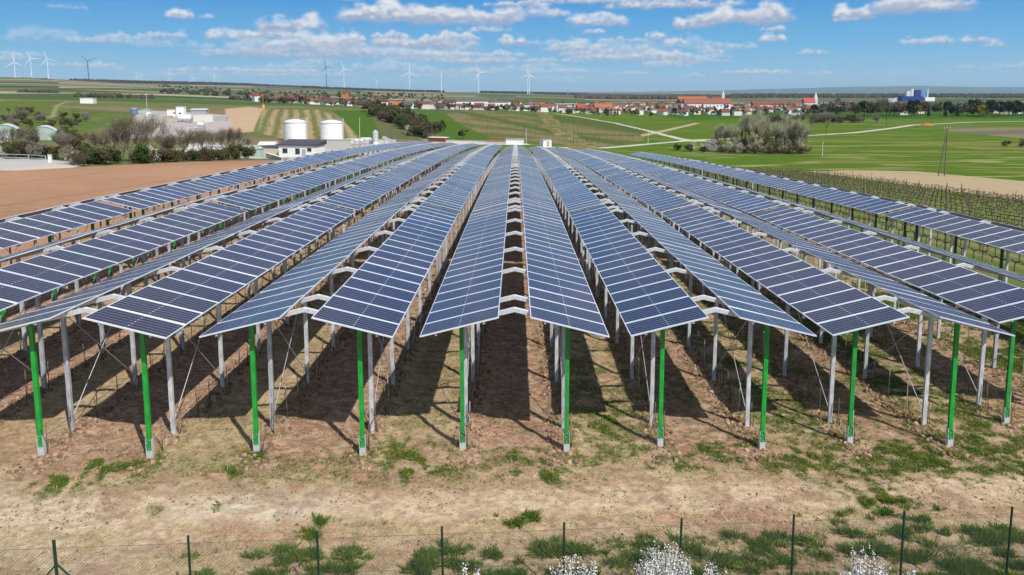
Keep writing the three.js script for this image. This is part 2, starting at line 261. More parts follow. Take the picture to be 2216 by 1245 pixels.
function landTexture(W, H, x0, x1, d0, d1, extra) {
  const data = new Uint8Array(W * H * 4), fx = (x1 - x0) / W, fd = (d1 - d0) / H;
  for (let r = 0; r < H; r++) for (let c = 0; c < W; c++) {
    const v = landColor(x0 + (c + 0.5) * fx, d0 + (r + 0.5) * fd, Math.max(fx, fd)), o = (r * W + c) * 4;
    data[o] = clamp(toS(v[0]) * 255, 0, 255); data[o + 1] = clamp(toS(v[1]) * 255, 0, 255); data[o + 2] = clamp(toS(v[2]) * 255, 0, 255); data[o + 3] = 255;
  }
  const t = new THREE.DataTexture(data, W, H, THREE.RGBAFormat, THREE.UnsignedByteType);
  t.colorSpace = THREE.SRGBColorSpace; t.magFilter = t.minFilter = THREE.LinearFilter; t.needsUpdate = true;
  return t;
}
function grainTexture(n, f) {
  const data = new Uint8Array(n * n * 4);
  for (let r = 0; r < n; r++) for (let c = 0; c < n; c++) {   // tiles by blending four shifted copies
    const u = c / n, v = r / n, g = (a, b) => fbm((u + a) * f, (v + b) * f, 5);
    const k = mix(mix(g(0, 0), g(-1, 0), u), mix(g(0, -1), g(-1, -1), u), v), o = (r * n + c) * 4; data[o] = data[o + 1] = data[o + 2] = clamp((k - 0.5) * 460 + 128, 0, 255); data[o + 3] = 255;
  }
  const t = new THREE.DataTexture(data, n, n, THREE.RGBAFormat, THREE.UnsignedByteType); t.wrapS = t.wrapT = THREE.RepeatWrapping; t.magFilter = t.minFilter = THREE.LinearFilter; t.needsUpdate = true; return t;
}
// ---------- the ground: sheets that meet edge to edge and reach the horizon ----------
const COLS = []; for (let i = 0; i <= 26; i++) COLS.push(-90 + 60 * i / 26 - (i === 26 ? 0 : 0)); for (let i = 1; i <= 300; i++) COLS.push(-30 + i * 0.2); for (let i = 1; i <= 26; i++) COLS.push(30 + 60 * i / 26);
const spread = (d) => d < 46 ? 1 : 1 + (d - 46) / 52;
function micro(X, d) {                                        // clods, ruts and the low banks along the vine rows
  if (d > 60 || Math.abs(X) > 31) return 0;
  const fade = sstep(60, 48, d) * sstep(31, 28, Math.abs(X)), lane = (X - ROW0) / ROWP, f = Math.abs(lane - Math.round(lane)) * ROWP, under = sstep(0, 1.5, d - frontD(X));
  return fade * ((fbm(X * 0.9, d * 0.9, 3) - 0.5) * 0.07 + (fbm(X * 3.1 + 9, d * 3.1, 2) - 0.5) * (0.035 + 0.06 * under) + under * 0.09 * sstep(0.75, 0.1, Math.abs(f - 1.56)));
}
const surfaceY = (X, d) => CH - groundDrop(X, d) + micro(X, d);
function sheet(name, cols, rows, tex, [x0, x1, d0, d1], bump) {
  const nc = cols.length, nr = rows.length, pos = new Float32Array(nc * nr * 3), uv = new Float32Array(nc * nr * 2), idx = [];
  for (let r = 0; r < nr; r++) for (let c = 0; c < nc; c++) {
    const d = rows[r], X = cols[c] * spread(d), o = r * nc + c;
    pos.set([X, surfaceY(X, d), -d], o * 3); uv.set([(X - x0) / (x1 - x0), (d - d0) / (d1 - d0)], o * 2);
    if (r && c) idx.push(o - nc - 1, o - nc, o - 1, o - nc, o, o - 1);
  }
  const g = new THREE.BufferGeometry(); g.setAttribute('position', new THREE.BufferAttribute(pos, 3)); g.setAttribute('uv', new THREE.BufferAttribute(uv, 2)); g.setIndex(idx); g.computeVertexNormals();
  const m = new THREE.MeshPhysicalMaterial({ map: tex, roughness: 1, specularIntensity: 0 });
  if (bump) { m.bumpMap = bump[0]; m.bumpScale = bump[1]; }
  const o = new THREE.Mesh(g, m); o.name = name; o.userData.kind = 'structure'; o.receiveShadow = true; o.castShadow = true; scene.add(o); return o;
}
const span = (a, b, n, p = 1) => Array.from({ length: n + 1 }, (_, i) => p === 1 ? a + (b - a) * i / n : a * Math.pow(b / a, i / n));
const grain = grainTexture(512, 26);
const nearGrain = grain.clone(); nearGrain.repeat.set(26, 22); nearGrain.needsUpdate = true;
const nearRows = span(-6, 46, 230), inner = COLS.filter((x) => x > -30.01 && x < 30.01), leftCols = COLS.filter((x) => x < -29.99), rightCols = COLS.filter((x) => x > 29.99);
const BQ = [-262, 262, -6, 262];
sheet('ground', inner, nearRows, landTexture(2048, 2048, -30, 30, -6, 46), [-30, 30, -6, 46], [nearGrain, 0.02]);
const texB = landTexture(2048, 1536, ...BQ);
sheet('ploughed_field', leftCols, nearRows, texB, BQ); sheet('vineyard_ground', rightCols, nearRows, texB, BQ);
sheet('field_terrain', COLS, span(46, 245, 150), texB, [...BQ]);
sheet('meadow_terrain', COLS, span(245, 920, 170, 2), landTexture(2048, 1024, -900, 900, 240, 930), [-900, 900, 240, 930]);
sheet('hill_terrain', COLS, span(920, 5200, 120, 2), landTexture(2048, 1024, -4400, 4400, 900, 5250), [-4400, 4400, 900, 5250]);
sheet('plain_terrain', COLS, span(5200, 30000, 60, 2), landTexture(1024, 512, -24000, 24000, 5000, 30000), [-24000, 24000, 5000, 30000]);
// ---------- naming and small builders ----------
const taken = {};
const numbered = (n) => { const i = taken[n] = (taken[n] ?? -1) + 1; return i ? n + '_' + String(i).padStart(3, '0') : n; };
function thing(name, label, category, [x, y, z] = [0, 0, 0], turn = 0, group) {
  const o = new THREE.Group(); o.name = numbered(name); o.position.set(x, y, z); o.rotation.y = turn;
  o.userData = { label, category }; if (group) o.userData.group = group; scene.add(o); return o;
}
function mesh(name, geo, mat, parent) { const m = new THREE.Mesh(geo, mat); m.name = name; m.castShadow = m.receiveShadow = true; if (parent) parent.add(m); return m; }
function solo(name, label, category, geo, mat, [x, y, z] = [0, 0, 0], turn = 0, group) { const m = mesh(numbered(name), geo, mat); m.position.set(x, y, z); m.rotation.y = turn; m.userData = { label, category }; if (group) m.userData.group = group; scene.add(m); return m; }
const mat = (r, g, b, rough = 0.8, metal = 0, more = {}) => new THREE.MeshPhysicalMaterial({ color: new THREE.Color().setRGB(r, g, b), roughness: rough, metalness: metal, specularIntensity: rough > 0.84 ? 0.1 : 1, ...more });
const box = (w, h, d, x = 0, y = 0, z = 0) => new THREE.BoxGeometry(w, h, d).translate(x, y, z);
const cyl = (r0, r1, h, n = 10, x = 0, y = 0, z = 0) => new THREE.CylinderGeometry(r1, r0, h, n).translate(x, y + h / 2, z);   // r0 below, r1 on top, standing at y
const UP = new THREE.Vector3(0, 1, 0);
function rod(o, a, b, r) { const v = new THREE.Vector3().subVectors(b, a), l = v.length(); o.position.copy(a).addScaledVector(v, 0.5); o.quaternion.setFromUnitVectors(UP, v.divideScalar(l)); o.scale.set(r, l, r); return o; }
function rodGeo(a, b, r, n = 5) { const v = new THREE.Vector3().subVectors(b, a), l = v.length(), g = new THREE.CylinderGeometry(r, r, l, n, 1, true); g.applyQuaternion(new THREE.Quaternion().setFromUnitVectors(UP, v.clone().divideScalar(l))); g.translate((a.x + b.x) / 2, (a.y + b.y) / 2, (a.z + b.z) / 2); return g; }
const V = (x, y, z) => new THREE.Vector3(x, y, z);
const mottle = (() => { const n = 128, data = new Uint8Array(n * n * 4); for (let r = 0; r < n; r++) for (let c = 0; c < n; c++) { const u = c / n, v = r / n, g = (a, b) => fbm((u + a) * 9, (v + b) * 9, 4), k = mix(mix(g(0, 0), g(-1, 0), u), mix(g(0, -1), g(-1, -1), u), v), o = (r * n + c) * 4; data[o] = data[o + 1] = data[o + 2] = clamp(236 + (k - 0.5) * 110, 150, 255); data[o + 3] = 255; } const t = new THREE.DataTexture(data, n, n, THREE.RGBAFormat, THREE.UnsignedByteType); t.colorSpace = THREE.SRGBColorSpace; t.wrapS = t.wrapT = THREE.RepeatWrapping; t.repeat.set(3, 3); t.magFilter = t.minFilter = THREE.LinearFilter; t.needsUpdate = true; return t; })();
const M = {
  zinc: mat(.75, .77, .80, 0.5, 0.25, { map: mottle }), zincDull: mat(.65, .67, .70, 0.6, 0.25, { map: mottle }), zincDark: mat(.54, .56, .59, 0.6, 0.25, { map: mottle }), green: mat(.012, .38, .045, 0.42, 0, { map: mottle }), greenWorn: mat(.022, .31, .05, 0.55, 0, { map: mottle }), deepGreen: mat(.008, .10, .03, 0.5, 0), steel: mat(.62, .63, .65, 0.35, 0.7),
  fence: mat(.008, .035, .022, 0.5), wire: mat(.16, .17, .16, 0.5, 0.5), wood: mat(.20, .14, .09, 0.9), stake: mat(.22, .17, .13, 0.9), stakePale: mat(.50, .46, .40, 0.8), hose: mat(.02, .02, .02, 0.6), bark: mat(.10, .075, .055, 0.95), barkPale: mat(.17, .14, .11, 0.95),
  white: mat(.80, .80, .79, 0.6), offWhite: mat(.66, .64, .60, 0.75), concrete: mat(.47, .45, .41, 0.9), roofDark: mat(.06, .058, .07, 0.7), glass: mat(.03, .035, .045, 0.15), grey: mat(.36, .37, .38, 0.6), paleGreen: mat(.35, .48, .40, 0.7), blue: mat(.12, .20, .42, 0.6), yellow: mat(.65, .45, .05, 0.6), beige: mat(.56, .48, .36, 0.8), rust: mat(.22, .07, .035, 0.9),
};
// ---------- solar modules ----------
function cellTexture() {
  const W = 384, H = 768, data = new Uint8Array(W * H * 4);
  for (let r = 0; r < H; r++) for (let c = 0; c < W; c++) {
    const x = (c + 0.5) / W * 1.134, y = (r + 0.5) / H * 2.28, o = (r * W + c) * 4;
    const mx = Math.min(x, 1.134 - x), my = Math.min(y, 2.28 - y);
    let k = [.007, .007, .030];
    if (mx < 0.016 || my < 0.016) k = [.62, .63, .65];
    else if (mx < 0.054 || my < 0.026) k = [.70, .71, .73];
    else {
      const u = (x - 0.054) / (1.026 / 6), v0 = y < 1.14 ? (y - 0.03) / ((1.11 - 0.012) / 12) : (y - 1.14 - 0.012) / ((1.11 - 0.012) / 12), fu = Math.abs(u - Math.round(u)) * 1.026 / 6, fv = Math.abs(v0 - Math.round(v0)) * 1.098 / 12;
      const shade = 0.9 + 0.2 * hash2(Math.floor(u) * 31 + 5, Math.floor(v0) + (y < 1.14 ? 0 : 50)); k = [k[0] * shade, k[1] * shade, k[2] * shade];
      if (Math.abs(y - 1.14) < 0.011) k = fu < 0.02 ? [.75, .76, .8] : [.05, .05, .085];
      else if (fu < 0.0065) k = [.34, .35, .46];
      else if (fv < 0.0022) k = [.05, .055, .10];
      else if (fu + fv < 0.012) k = [.45, .47, .52];
    }
    for (let q = 0; q < 3; q++) data[o + q] = clamp(toS(k[q]) * 255, 0, 255); data[o + 3] = 255;
  }
  const t = new THREE.DataTexture(data, W, H, THREE.RGBAFormat, THREE.UnsignedByteType); t.colorSpace = THREE.SRGBColorSpace; t.magFilter = t.minFilter = THREE.LinearFilter; t.needsUpdate = true; return t;
}
const cells = cellTexture();
const moduleMats = [[1, 1, 1, .17], [1.0, .94, 1.05, .15], [.88, .96, 1.0, .2], [1.2, 1.2, 1.15, .23], [.92, .9, 1.1, .13]].map(([r, g, b, cr]) => new THREE.MeshPhysicalMaterial({ map: cells, color: new THREE.Color().setRGB(r, g, b), roughness: 0.6, specularIntensity: 0.3, clearcoat: 0.75, clearcoatRoughness: cr, sheen: 0.15, sheenColor: new THREE.Color().setRGB(.72, .76, .80), sheenRoughness: 0.35 }));
const SLOPE = 14 * Math.PI / 180, TW = 2.30, HALFGAP = 0.44, POSTX = 1.56;
const moduleGeo = (() => {                                    // x across the slope, y up, z along the row; pitch is set by scaling z
  const g = new THREE.BoxGeometry(TW, 0.036, 1), uv = g.attributes.uv, n = g.attributes.normal;
  for (let i = 0; i < uv.count; i++) { if (n.getY(i) > 0.5) { const x = g.attributes.position.getX(i), z = g.attributes.position.getZ(i); uv.setXY(i, z + 0.5, x / TW + 0.5); } else if (n.getY(i) < -0.5) uv.setXY(i, 0.45 + 0.02 * uv.getX(i), 0.3 + 0.01 * uv.getY(i)); else uv.setXY(i, 0.006, 0.006); }
  return g;
})();
const slopeY = (x) => -Math.abs(x) * Math.tan(SLOPE);          // of the module plane, from the peak over the ridge
const beamGeo = (() => {
  const t = -0.075, b = -0.20, s = new THREE.Shape(), e = 2.62;
  s.moveTo(-e, slopeY(e) + t); s.lineTo(0, t + 0.02); s.lineTo(e, slopeY(e) + t); s.lineTo(e, slopeY(e) + b + 0.03); s.lineTo(0, b + 0.01); s.lineTo(-e, slopeY(e) + b + 0.03);
  return new THREE.ExtrudeGeometry(s, { depth: 0.07, bevelEnabled: true, bevelSize: 0.006, bevelThickness: 0.006, bevelSegments: 1 }).translate(0, 0, -0.035);
})();
const postGeo = (() => {                                      // an open C of sheet steel, one metre tall
  const s = new THREE.Shape(), w = 0.062, d = 0.045, k = 0.007;
  s.moveTo(-w, -d); s.lineTo(w, -d); s.lineTo(w, d); s.lineTo(w * 0.4, d); s.lineTo(w * 0.4, d - k); s.lineTo(w - k, d - k); s.lineTo(w - k, -d + k); s.lineTo(-w + k, -d + k); s.lineTo(-w + k, d - k); s.lineTo(-w * 0.4, d - k); s.lineTo(-w * 0.4, d); s.lineTo(-w, d);
  return new THREE.ExtrudeGeometry(s, { depth: 1, bevelEnabled: false }).rotateX(-Math.PI / 2);
})();
const pileGeo = mergeGeometries([box(.165, .34, .010, 0, .10, .066), box(.012, .72, .125, -.083, .26, 0), box(.012, .72, .125, .083, .26, 0), box(.165, .72, .01, 0, .26, -.067)]);
const boltGeo = box(.032, .032, .03);
const rodUnit = new THREE.CylinderGeometry(1, 1, 1, 6, 1);
const purlinUnit = new THREE.BoxGeometry(0.06, 0.07, 1);
const ORD = ['', 'first', 'second', 'third', 'fourth'], SEG = ['nearest', 'second', 'third', 'fourth', 'farthest'];
const rowName = (k) => k === 0 ? 'middle row' : `${ORD[Math.abs(k)]} row ${k < 0 ? 'left' : 'right'} of the middle`;
const highY = (k, d) => CH - arrayDrop(ridgeX(k), d);
function joints(k) {
  const X = ridgeX(k), j = [frontD(X), 43.3 + 0.15 * X, 79 + 0.2 * X, 102.4 + 0.2 * X, 138 + 0.2 * X, 174 + 0.2 * X, 197 + 0.2 * X];
  if (k === 4) { j.length = 4; j.push(155); }
  if (k === 3) { j.length = 6; }
  return j;
}
function canopy(k, s, d0, d1) {
  const X = ridgeX(k), L = d1 - d0, far = s > 2, y0 = highY(k, d0) + HALFGAP * Math.tan(SLOPE), y1 = highY(k, d1) + HALFGAP * Math.tan(SLOPE), gy = surfaceY(X, d0);
  const label = `${SEG[Math.min(s, 4)]} solar canopy of the ${rowName(k)}${s === 0 ? ', on green front posts' : s === 1 ? ', behind the first joint' : ''}`;
  const o = thing('solar_canopy', s >= 4 ? `${s === 4 ? 'fifth' : 'farthest'} solar canopy of the ${rowName(k)}, near the far end` : label, 'solar canopy', [X, gy, -d0], 0, 'solar canopies in long rows over the vines');
  const peak = (d) => mix(y0, y1, (d - d0) / L) - gy, R = rng(900 + k * 37 + s * 101);
  const n = Math.round(L / 1.14), pitch = L / n, axis = V(0, y1 - y0, -L).normalize();
  const offs = [0.9, 2.3]; const nb = Math.max(1, Math.round((L - 4.6) / 3.65)); for (let i = 1; i < nb; i++) offs.push(2.3 + (L - 4.6) * i / nb); offs.push(L - 2.3, L - 0.9);
  // frames
  for (const t of offs) { const b = mesh('beam', beamGeo, M.zinc, o); b.position.set(0, peak(d0 + t), -t); }
  for (const sd of [-1, 1]) {
    const tops = [], feet = [];
    offs.forEach((t, i) => {
      const d = d0 + t, px = sd * POSTX, gy0 = surfaceY(X + px, d) - gy, top = peak(d) + slopeY(POSTX) - 0.10;
      const isGreen = (s === 0 && i === 0) || (k === 4 && sd < 0) || (k === -4 && sd > 0);
      const p = mesh('post', postGeo, isGreen ? (k === 4 ? M.deepGreen : R() < 0.6 ? M.green : M.greenWorn) : R() < 0.35 ? M.zinc : R() < 0.5 ? M.zincDull : M.zincDark, o);
      p.position.set(px, gy0 - 0.25, -t); p.scale.y = top - gy0 + 0.25; p.rotation.set((R() - 0.5) * 0.008, 0, (R() - 0.5) * 0.01);
      if (isGreen && s < 1) { const h = p.scale.y, f = mesh('pile', pileGeo, M.zinc, p); f.scale.y = 1 / h; f.position.y = 0.22 / h; for (const [bx, by] of [[-.03, .50], [.03, .60], [0, .30]]) { const q = mesh('bolt', boltGeo, M.steel, p); q.scale.y = 1 / h; q.position.set(bx, (0.22 + by) / h, 0.07); } }
      tops.push(V(px, top - 0.15, -t)); feet.push(V(px, gy0 + 0.35, -t));
      if (isGreen) p.userData.label = 'post painted bright green'; 
    });
    if (s < 3) for (const [a, b] of [[1, 2], [offs.length - 3, offs.length - 2]]) { rod(mesh('brace', rodUnit, M.steel, o), feet[a], tops[b], 0.014); rod(mesh('brace', rodUnit, M.zincDark, o), tops[a], feet[b], 0.014); }
    const across = V(sd * Math.cos(SLOPE), -Math.sin(SLOPE), 0), nrm = new THREE.Vector3().crossVectors(across, axis).multiplyScalar(-sd).normalize(), back = axis.clone().negate();
    if (nrm.y < 0) nrm.negate();
    const acrossO = new THREE.Vector3().crossVectors(nrm, back).normalize();   // x axis of a right-handed frame (x, nrm, back)
    const q = new THREE.Quaternion().setFromRotationMatrix(new THREE.Matrix4().makeBasis(acrossO, nrm, back));
    for (const w of [0.45, TW - 0.45]) { const p = mesh('purlin', purlinUnit, M.zincDull, o); p.quaternion.copy(q); p.scale.z = L - 0.1; p.position.set(0, peak(d0 + L / 2), -L / 2).addScaledVector(across, HALFGAP / Math.cos(SLOPE) + w).addScaledVector(nrm, -0.05); }
    const geos = [];
    for (let i = 0; i < n; i++) {
      const t = (i + 0.5) * pitch, pos = V(0, peak(d0 + t), -t).addScaledVector(across, HALFGAP / Math.cos(SLOPE) + TW / 2).addScaledVector(nrm, 0.005 + (R() - 0.5) * 0.006);
      if (far) { geos.push(moduleGeo.clone().scale(1, 1, pitch - 0.018).applyQuaternion(q).translate(pos.x, pos.y, pos.z)); continue; }
      const m = mesh('solar_module', moduleGeo, moduleMats[Math.floor(R() * 5)], o); m.position.copy(pos); m.quaternion.copy(q); m.scale.z = pitch - 0.018;
      m.rotateX((R() - 0.5) * 0.014); m.rotateZ((R() - 0.5) * 0.012);
    }
    if (far) { const m = mesh('solar_modules', mergeGeometries(geos), moduleMats[0], o); m.userData.kind = 'stuff'; }
  }
  return o;
}
for (let k = -4; k <= 4; k++) { const j = joints(k); for (let s = 0; s < j.length - 1; s++) canopy(k, s, j[s] + (s ? 0.3 : 0), j[s + 1] - 0.3); }
// ---------- vine rows under the canopies: stakes, stems and a drip hose ----------
const stakeGeo = box(.022, 1, .022, 0, .5, 0), RV = rng(4242);
for (let k = -4; k <= 4; k++) for (const sd of [-1, 1]) {
  const X = ridgeX(k) + sd * POSTX, d0 = frontD(X) + 0.7, rn = rowName(k);
  const o = thing('vine_trellis', `vine stakes and hose under the ${sd < 0 ? 'left' : 'right'} half of the ${rn}`, 'vine trellis', [X, surfaceY(X, d0), -d0], 0, 'vine rows under the solar canopies');
  const gy = o.position.y, farG = [], vines = [], hose = []; let prev = null, count = 0;
  for (let t = 0.4; t < (k === 4 ? 60 : 70); t += 1.15) {
    const d = d0 + t + (RV() - 0.5) * 0.2, x = (RV() - 0.5) * 0.1 + 0.14, y = surfaceY(X + x, d) - gy, h = 0.85 + RV() * 0.3;
    if (d < 44 && count < 20) { const m = mesh('stake', stakeGeo, RV() < 0.35 ? M.stakePale : M.stake, o); m.position.set(x, y - 0.05, -(d - d0)); m.scale.y = h; m.rotation.set((RV() - 0.5) * 0.09, RV(), (RV() - 0.5) * 0.09); count++; }
    else farG.push(box(.025, h, .025, x, y + h / 2, -(d - d0)));
    const a = V(x + 0.04, y - 0.02, -(d - d0) + 0.1), b = V(x + 0.04 + (RV() - 0.5) * 0.12, y + 0.3, -(d - d0) + 0.06), c = V(b.x + (RV() - 0.5) * 0.3, y + 0.62 + RV() * 0.2, b.z + (RV() - 0.5) * 0.5);
    vines.push(rodGeo(a, b, 0.014, 4), rodGeo(b, c, 0.008, 3));
    const p = V(x, y + 0.55 + (RV() - 0.5) * 0.06, -(d - d0)); if (prev && d < 60) hose.push(rodGeo(prev, p, 0.008, 4)); prev = p;
  }
  if (farG.length) { const f = mesh('far_stakes', mergeGeometries(farG), M.stake, o); f.userData.kind = 'stuff'; }
  mesh('vine_stems', mergeGeometries(vines), M.bark, o).userData.kind = 'stuff'; mesh('drip_hose', mergeGeometries(hose), M.hose, o);
}
// ---------- grass, straw and clods of the foreground ----------
function tuftGeo(n, seed, lean, wide) {
  const R = rng(seed), p = [], idx = [];
  for (let i = 0; i < n; i++) {
    const a = R() * 6.283, r = R() * 0.32, x = Math.cos(a) * r, z = Math.sin(a) * r, b = R() * 6.283, w = wide * (0.6 + R() * 0.6), h = 0.5 + R() * 0.5, lx = Math.cos(a + (R() - .5)) * lean * (0.4 + R()), lz = Math.sin(a + (R() - .5)) * lean * (0.4 + R()), o = p.length / 3;
    p.push(x - Math.cos(b) * w, -0.08, z - Math.sin(b) * w, x + Math.cos(b) * w, -0.08, z + Math.sin(b) * w, x + lx * 0.4 + Math.cos(b) * w * 0.7, h * 0.62, z + lz * 0.4 + Math.sin(b) * w * 0.7, x + lx * 0.4 - Math.cos(b) * w * 0.7, h * 0.62, z + lz * 0.4 - Math.sin(b) * w * 0.7, x + lx, h, z + lz);
    idx.push(o, o + 1, o + 2, o, o + 2, o + 3, o + 3, o + 2, o + 4);
  }
  const g = new THREE.BufferGeometry(); g.setAttribute('position', new THREE.Float32BufferAttribute(p, 3)); g.setIndex(idx); g.computeVertexNormals(); return g;
}
const leafMat = (r = 1, g = 1, b = 1) => new THREE.MeshPhysicalMaterial({ color: new THREE.Color().setRGB(r, g, b), roughness: 0.85, specularIntensity: 0.25, side: THREE.DoubleSide, transmission: 0.25, thickness: 0 });
function scatter(name, label, category, geo, material, list) {  // list of [x, y, z, turn, scale xz, scale y, r, g, b, tilt]
  const im = new THREE.InstancedMesh(geo, material, list.length), m = new THREE.Matrix4(), q = new THREE.Quaternion(), e = new THREE.Euler(), c = new THREE.Color();
  list.forEach((s, i) => { e.set(s[9] || 0, s[3], (s[9] || 0) * 0.7); m.compose(V(s[0], s[1], s[2]), q.setFromEuler(e), V(s[4], s[5], s[4])); im.setMatrixAt(i, m); im.setColorAt(i, c.setRGB(s[6], s[7], s[8])); });
  im.name = name; im.userData = { label, category, kind: 'stuff' }; im.castShadow = im.receiveShadow = true; scene.add(im); return im;
}
{
  const R = rng(11), green = [], straw = [], clods = [];
  for (let i = 0; i < 900000 && green.length < 90000; i++) {
    const d = 11.5 + 32 * Math.pow(R(), 1.5), X = (R() * 2 - 1) * Math.min(27, 4 + d * 0.78), g = grassAt(X, d);
    if (R() > g * g * 0.9 + g * 0.1 || g < 0.06) continue;
    const q = d - 0.09 * X, lush = q < 17, s = (lush ? 0.10 + R() * 0.15 : 0.05 + R() * 0.10) * (0.5 + 0.6 * g), v = R(), yel = R() < (lush ? 0.16 : 0.25) ? 1 : 0;
    green.push([X, surfaceY(X, d), -d, R() * 6.28, s * 0.9, s * (lush ? 1.15 : 0.9), mix(.055, .13, v) + yel * .15, mix(.13, .21, v) + yel * .07, mix(.018, .035, v), 0]);
  }
  for (let i = 0; i < 130000; i++) {
    const d = 11.5 + 32 * Math.pow(R(), 1.4), X = (R() * 2 - 1) * Math.min(27, 4 + d * 0.78), q = d - 0.09 * X, lane = (X - ROW0) / ROWP, f = Math.abs(lane - Math.round(lane)) * ROWP, under = d > frontD(X);
    if (under && f < 1.4 && R() < 0.85) continue;
    if (!under && fbm(X * 1.3 + 5, d * 2.1, 3) < 0.44 && R() < 0.7) continue;
    if (Math.abs(q - 17.45) < 0.7 && R() < 0.85) continue;
    const v = R(), s = 0.05 + R() * 0.09; straw.push([X, surfaceY(X, d) - 0.005, -d, R() * 6.28, s * 1.6, s * 0.45, mix(.34, .62, v), mix(.26, .50, v), mix(.13, .29, v), (R() - 0.5) * 0.5]);
  }
  for (let i = 0; i < 70000; i++) {
    const d = 11.5 + 30 * Math.pow(R(), 1.4), X = (R() * 2 - 1) * Math.min(27, 4 + d * 0.78), lane = (X - ROW0) / ROWP, f = Math.abs(lane - Math.round(lane)) * ROWP, under = d > frontD(X);
    if (under && f > 1.9 && R() < 0.8) continue;
    if (!under && (R() < 0.3 || fbm(X * 0.9 + 40, d * 1.3, 3) < 0.47)) continue;
    const v = R(), s = (under && Math.abs(f - 1.5) < 0.5 ? 0.03 + 0.08 * R() * R() : 0.012 + 0.035 * R() * R()), pale = R() < 0.1 ? 1.4 : R() < 0.4 ? 0.6 : 1; clods.push([X, surfaceY(X, d) + s * 0.2, -d, R() * 6.28, s, s * 0.75, mix(.22, .42, v) * pale, mix(.13, .29, v) * pale, mix(.085, .20, v) * pale, R() * 3]);
  }
  const T = tuftGeo(8, 5, 0.55, 0.06);
  scatter('grass', 'green grass in patches on the dry ground', 'grass', T, leafMat(), green.filter((_, i) => i % 4));
  scatter('weeds', 'broad leaved weeds among the grass patches', 'weeds', tuftGeo(6, 21, 1.0, 0.16), leafMat(1.25, 1.1, 1.1), green.filter((_, i) => i % 4 === 0).map((g) => [...g.slice(0, 4), g[4] * 1.1, g[5] * 0.6, ...g.slice(6)]));
  scatter('straw', 'dry straw lying on the bare ground', 'straw', tuftGeo(7, 8, 1.0, 0.035), mat(1, 1, 1, 0.9, 0, { side: THREE.DoubleSide }), straw);
  const cg = new THREE.IcosahedronGeometry(1, 0), cp = cg.attributes.position; for (let i = 0; i < cp.count; i++) { const k = 0.75 + 0.5 * hash2(Math.round(cp.getX(i) * 50), Math.round(cp.getY(i) * 50 + cp.getZ(i) * 90)); cp.setXYZ(i, cp.getX(i) * k, cp.getY(i) * k, cp.getZ(i) * k); } cg.computeVertexNormals();
  scatter('soil_clods', 'crumbs and clods of brown soil', 'clods', cg, mat(1, 1, 1, 1), clods);
}
// ---------- the chain-link fence along the front ----------
{
  const fD = (X) => 13.73 + 0.096 * X, x0 = -14, x1 = 16, H = 1.62, f = thing('chain_link_fence', 'dark green chain-link fence along the bottom of the picture', 'fence', [0, surfaceY(0, fD(0)), -fD(0)]);
  const gy = f.position.y, gz = f.position.z, at = (X, h) => V(X, surfaceY(X, fD(X)) - micro(X, fD(X)) + h - gy, -fD(X) - gz);
  const pg = mergeGeometries([cyl(.024, .024, 1, 10), new THREE.SphereGeometry(.026, 8, 4, 0, 6.3, 0, 1.6).scale(1, .02, 1).translate(0, 1, 0)]);
  for (let i = -2; i <= 9; i++) {
    const X = -9.0 + 2.5 * i, p = mesh('post', pg, M.fence, f), a = at(X, -0.3); p.position.copy(a); p.scale.y = H + 0.42; if (i === 0) p.scale.x = p.scale.z = 1.35; p.rotation.z = (hash2(i + 5, 3) - 0.5) * 0.02;
    if (i === 0) for (const s of [-1, 1]) rod(mesh('strut', rodUnit, M.fence, f), at(X, 1.25), at(X + s * 1.05, 0.0), 0.019);
  }
  for (const h of [0.08, 0.82, 1.58]) { const g = []; for (let X = x0; X < x1; X += 2.5) g.push(rodGeo(at(X, h), at(X + 2.5, h), 0.0035, 5)); mesh('tension_wire', mergeGeometries(g), M.fence, f); }
  const w = [], c = 0.075, lean = 1.5;
  for (let X = x0 - lean; X < x1 + lean; X += c) for (const s of [-1, 1]) {
    const a = at(clamp(X, x0, x1), 0.06), b = at(clamp(X + s * lean, x0, x1), 1.56); if (X < x0 && X + s * lean < x0 || X > x1 && X + s * lean > x1 || X < x0 || X > x1 || X + s * lean < x0 || X + s * lean > x1) continue;
    w.push(rodGeo(a, b, 0.0021, 3));
  }
  const net = mesh('wire_netting', mergeGeometries(w), M.wire, f); net.userData.kind = 'stuff';
}
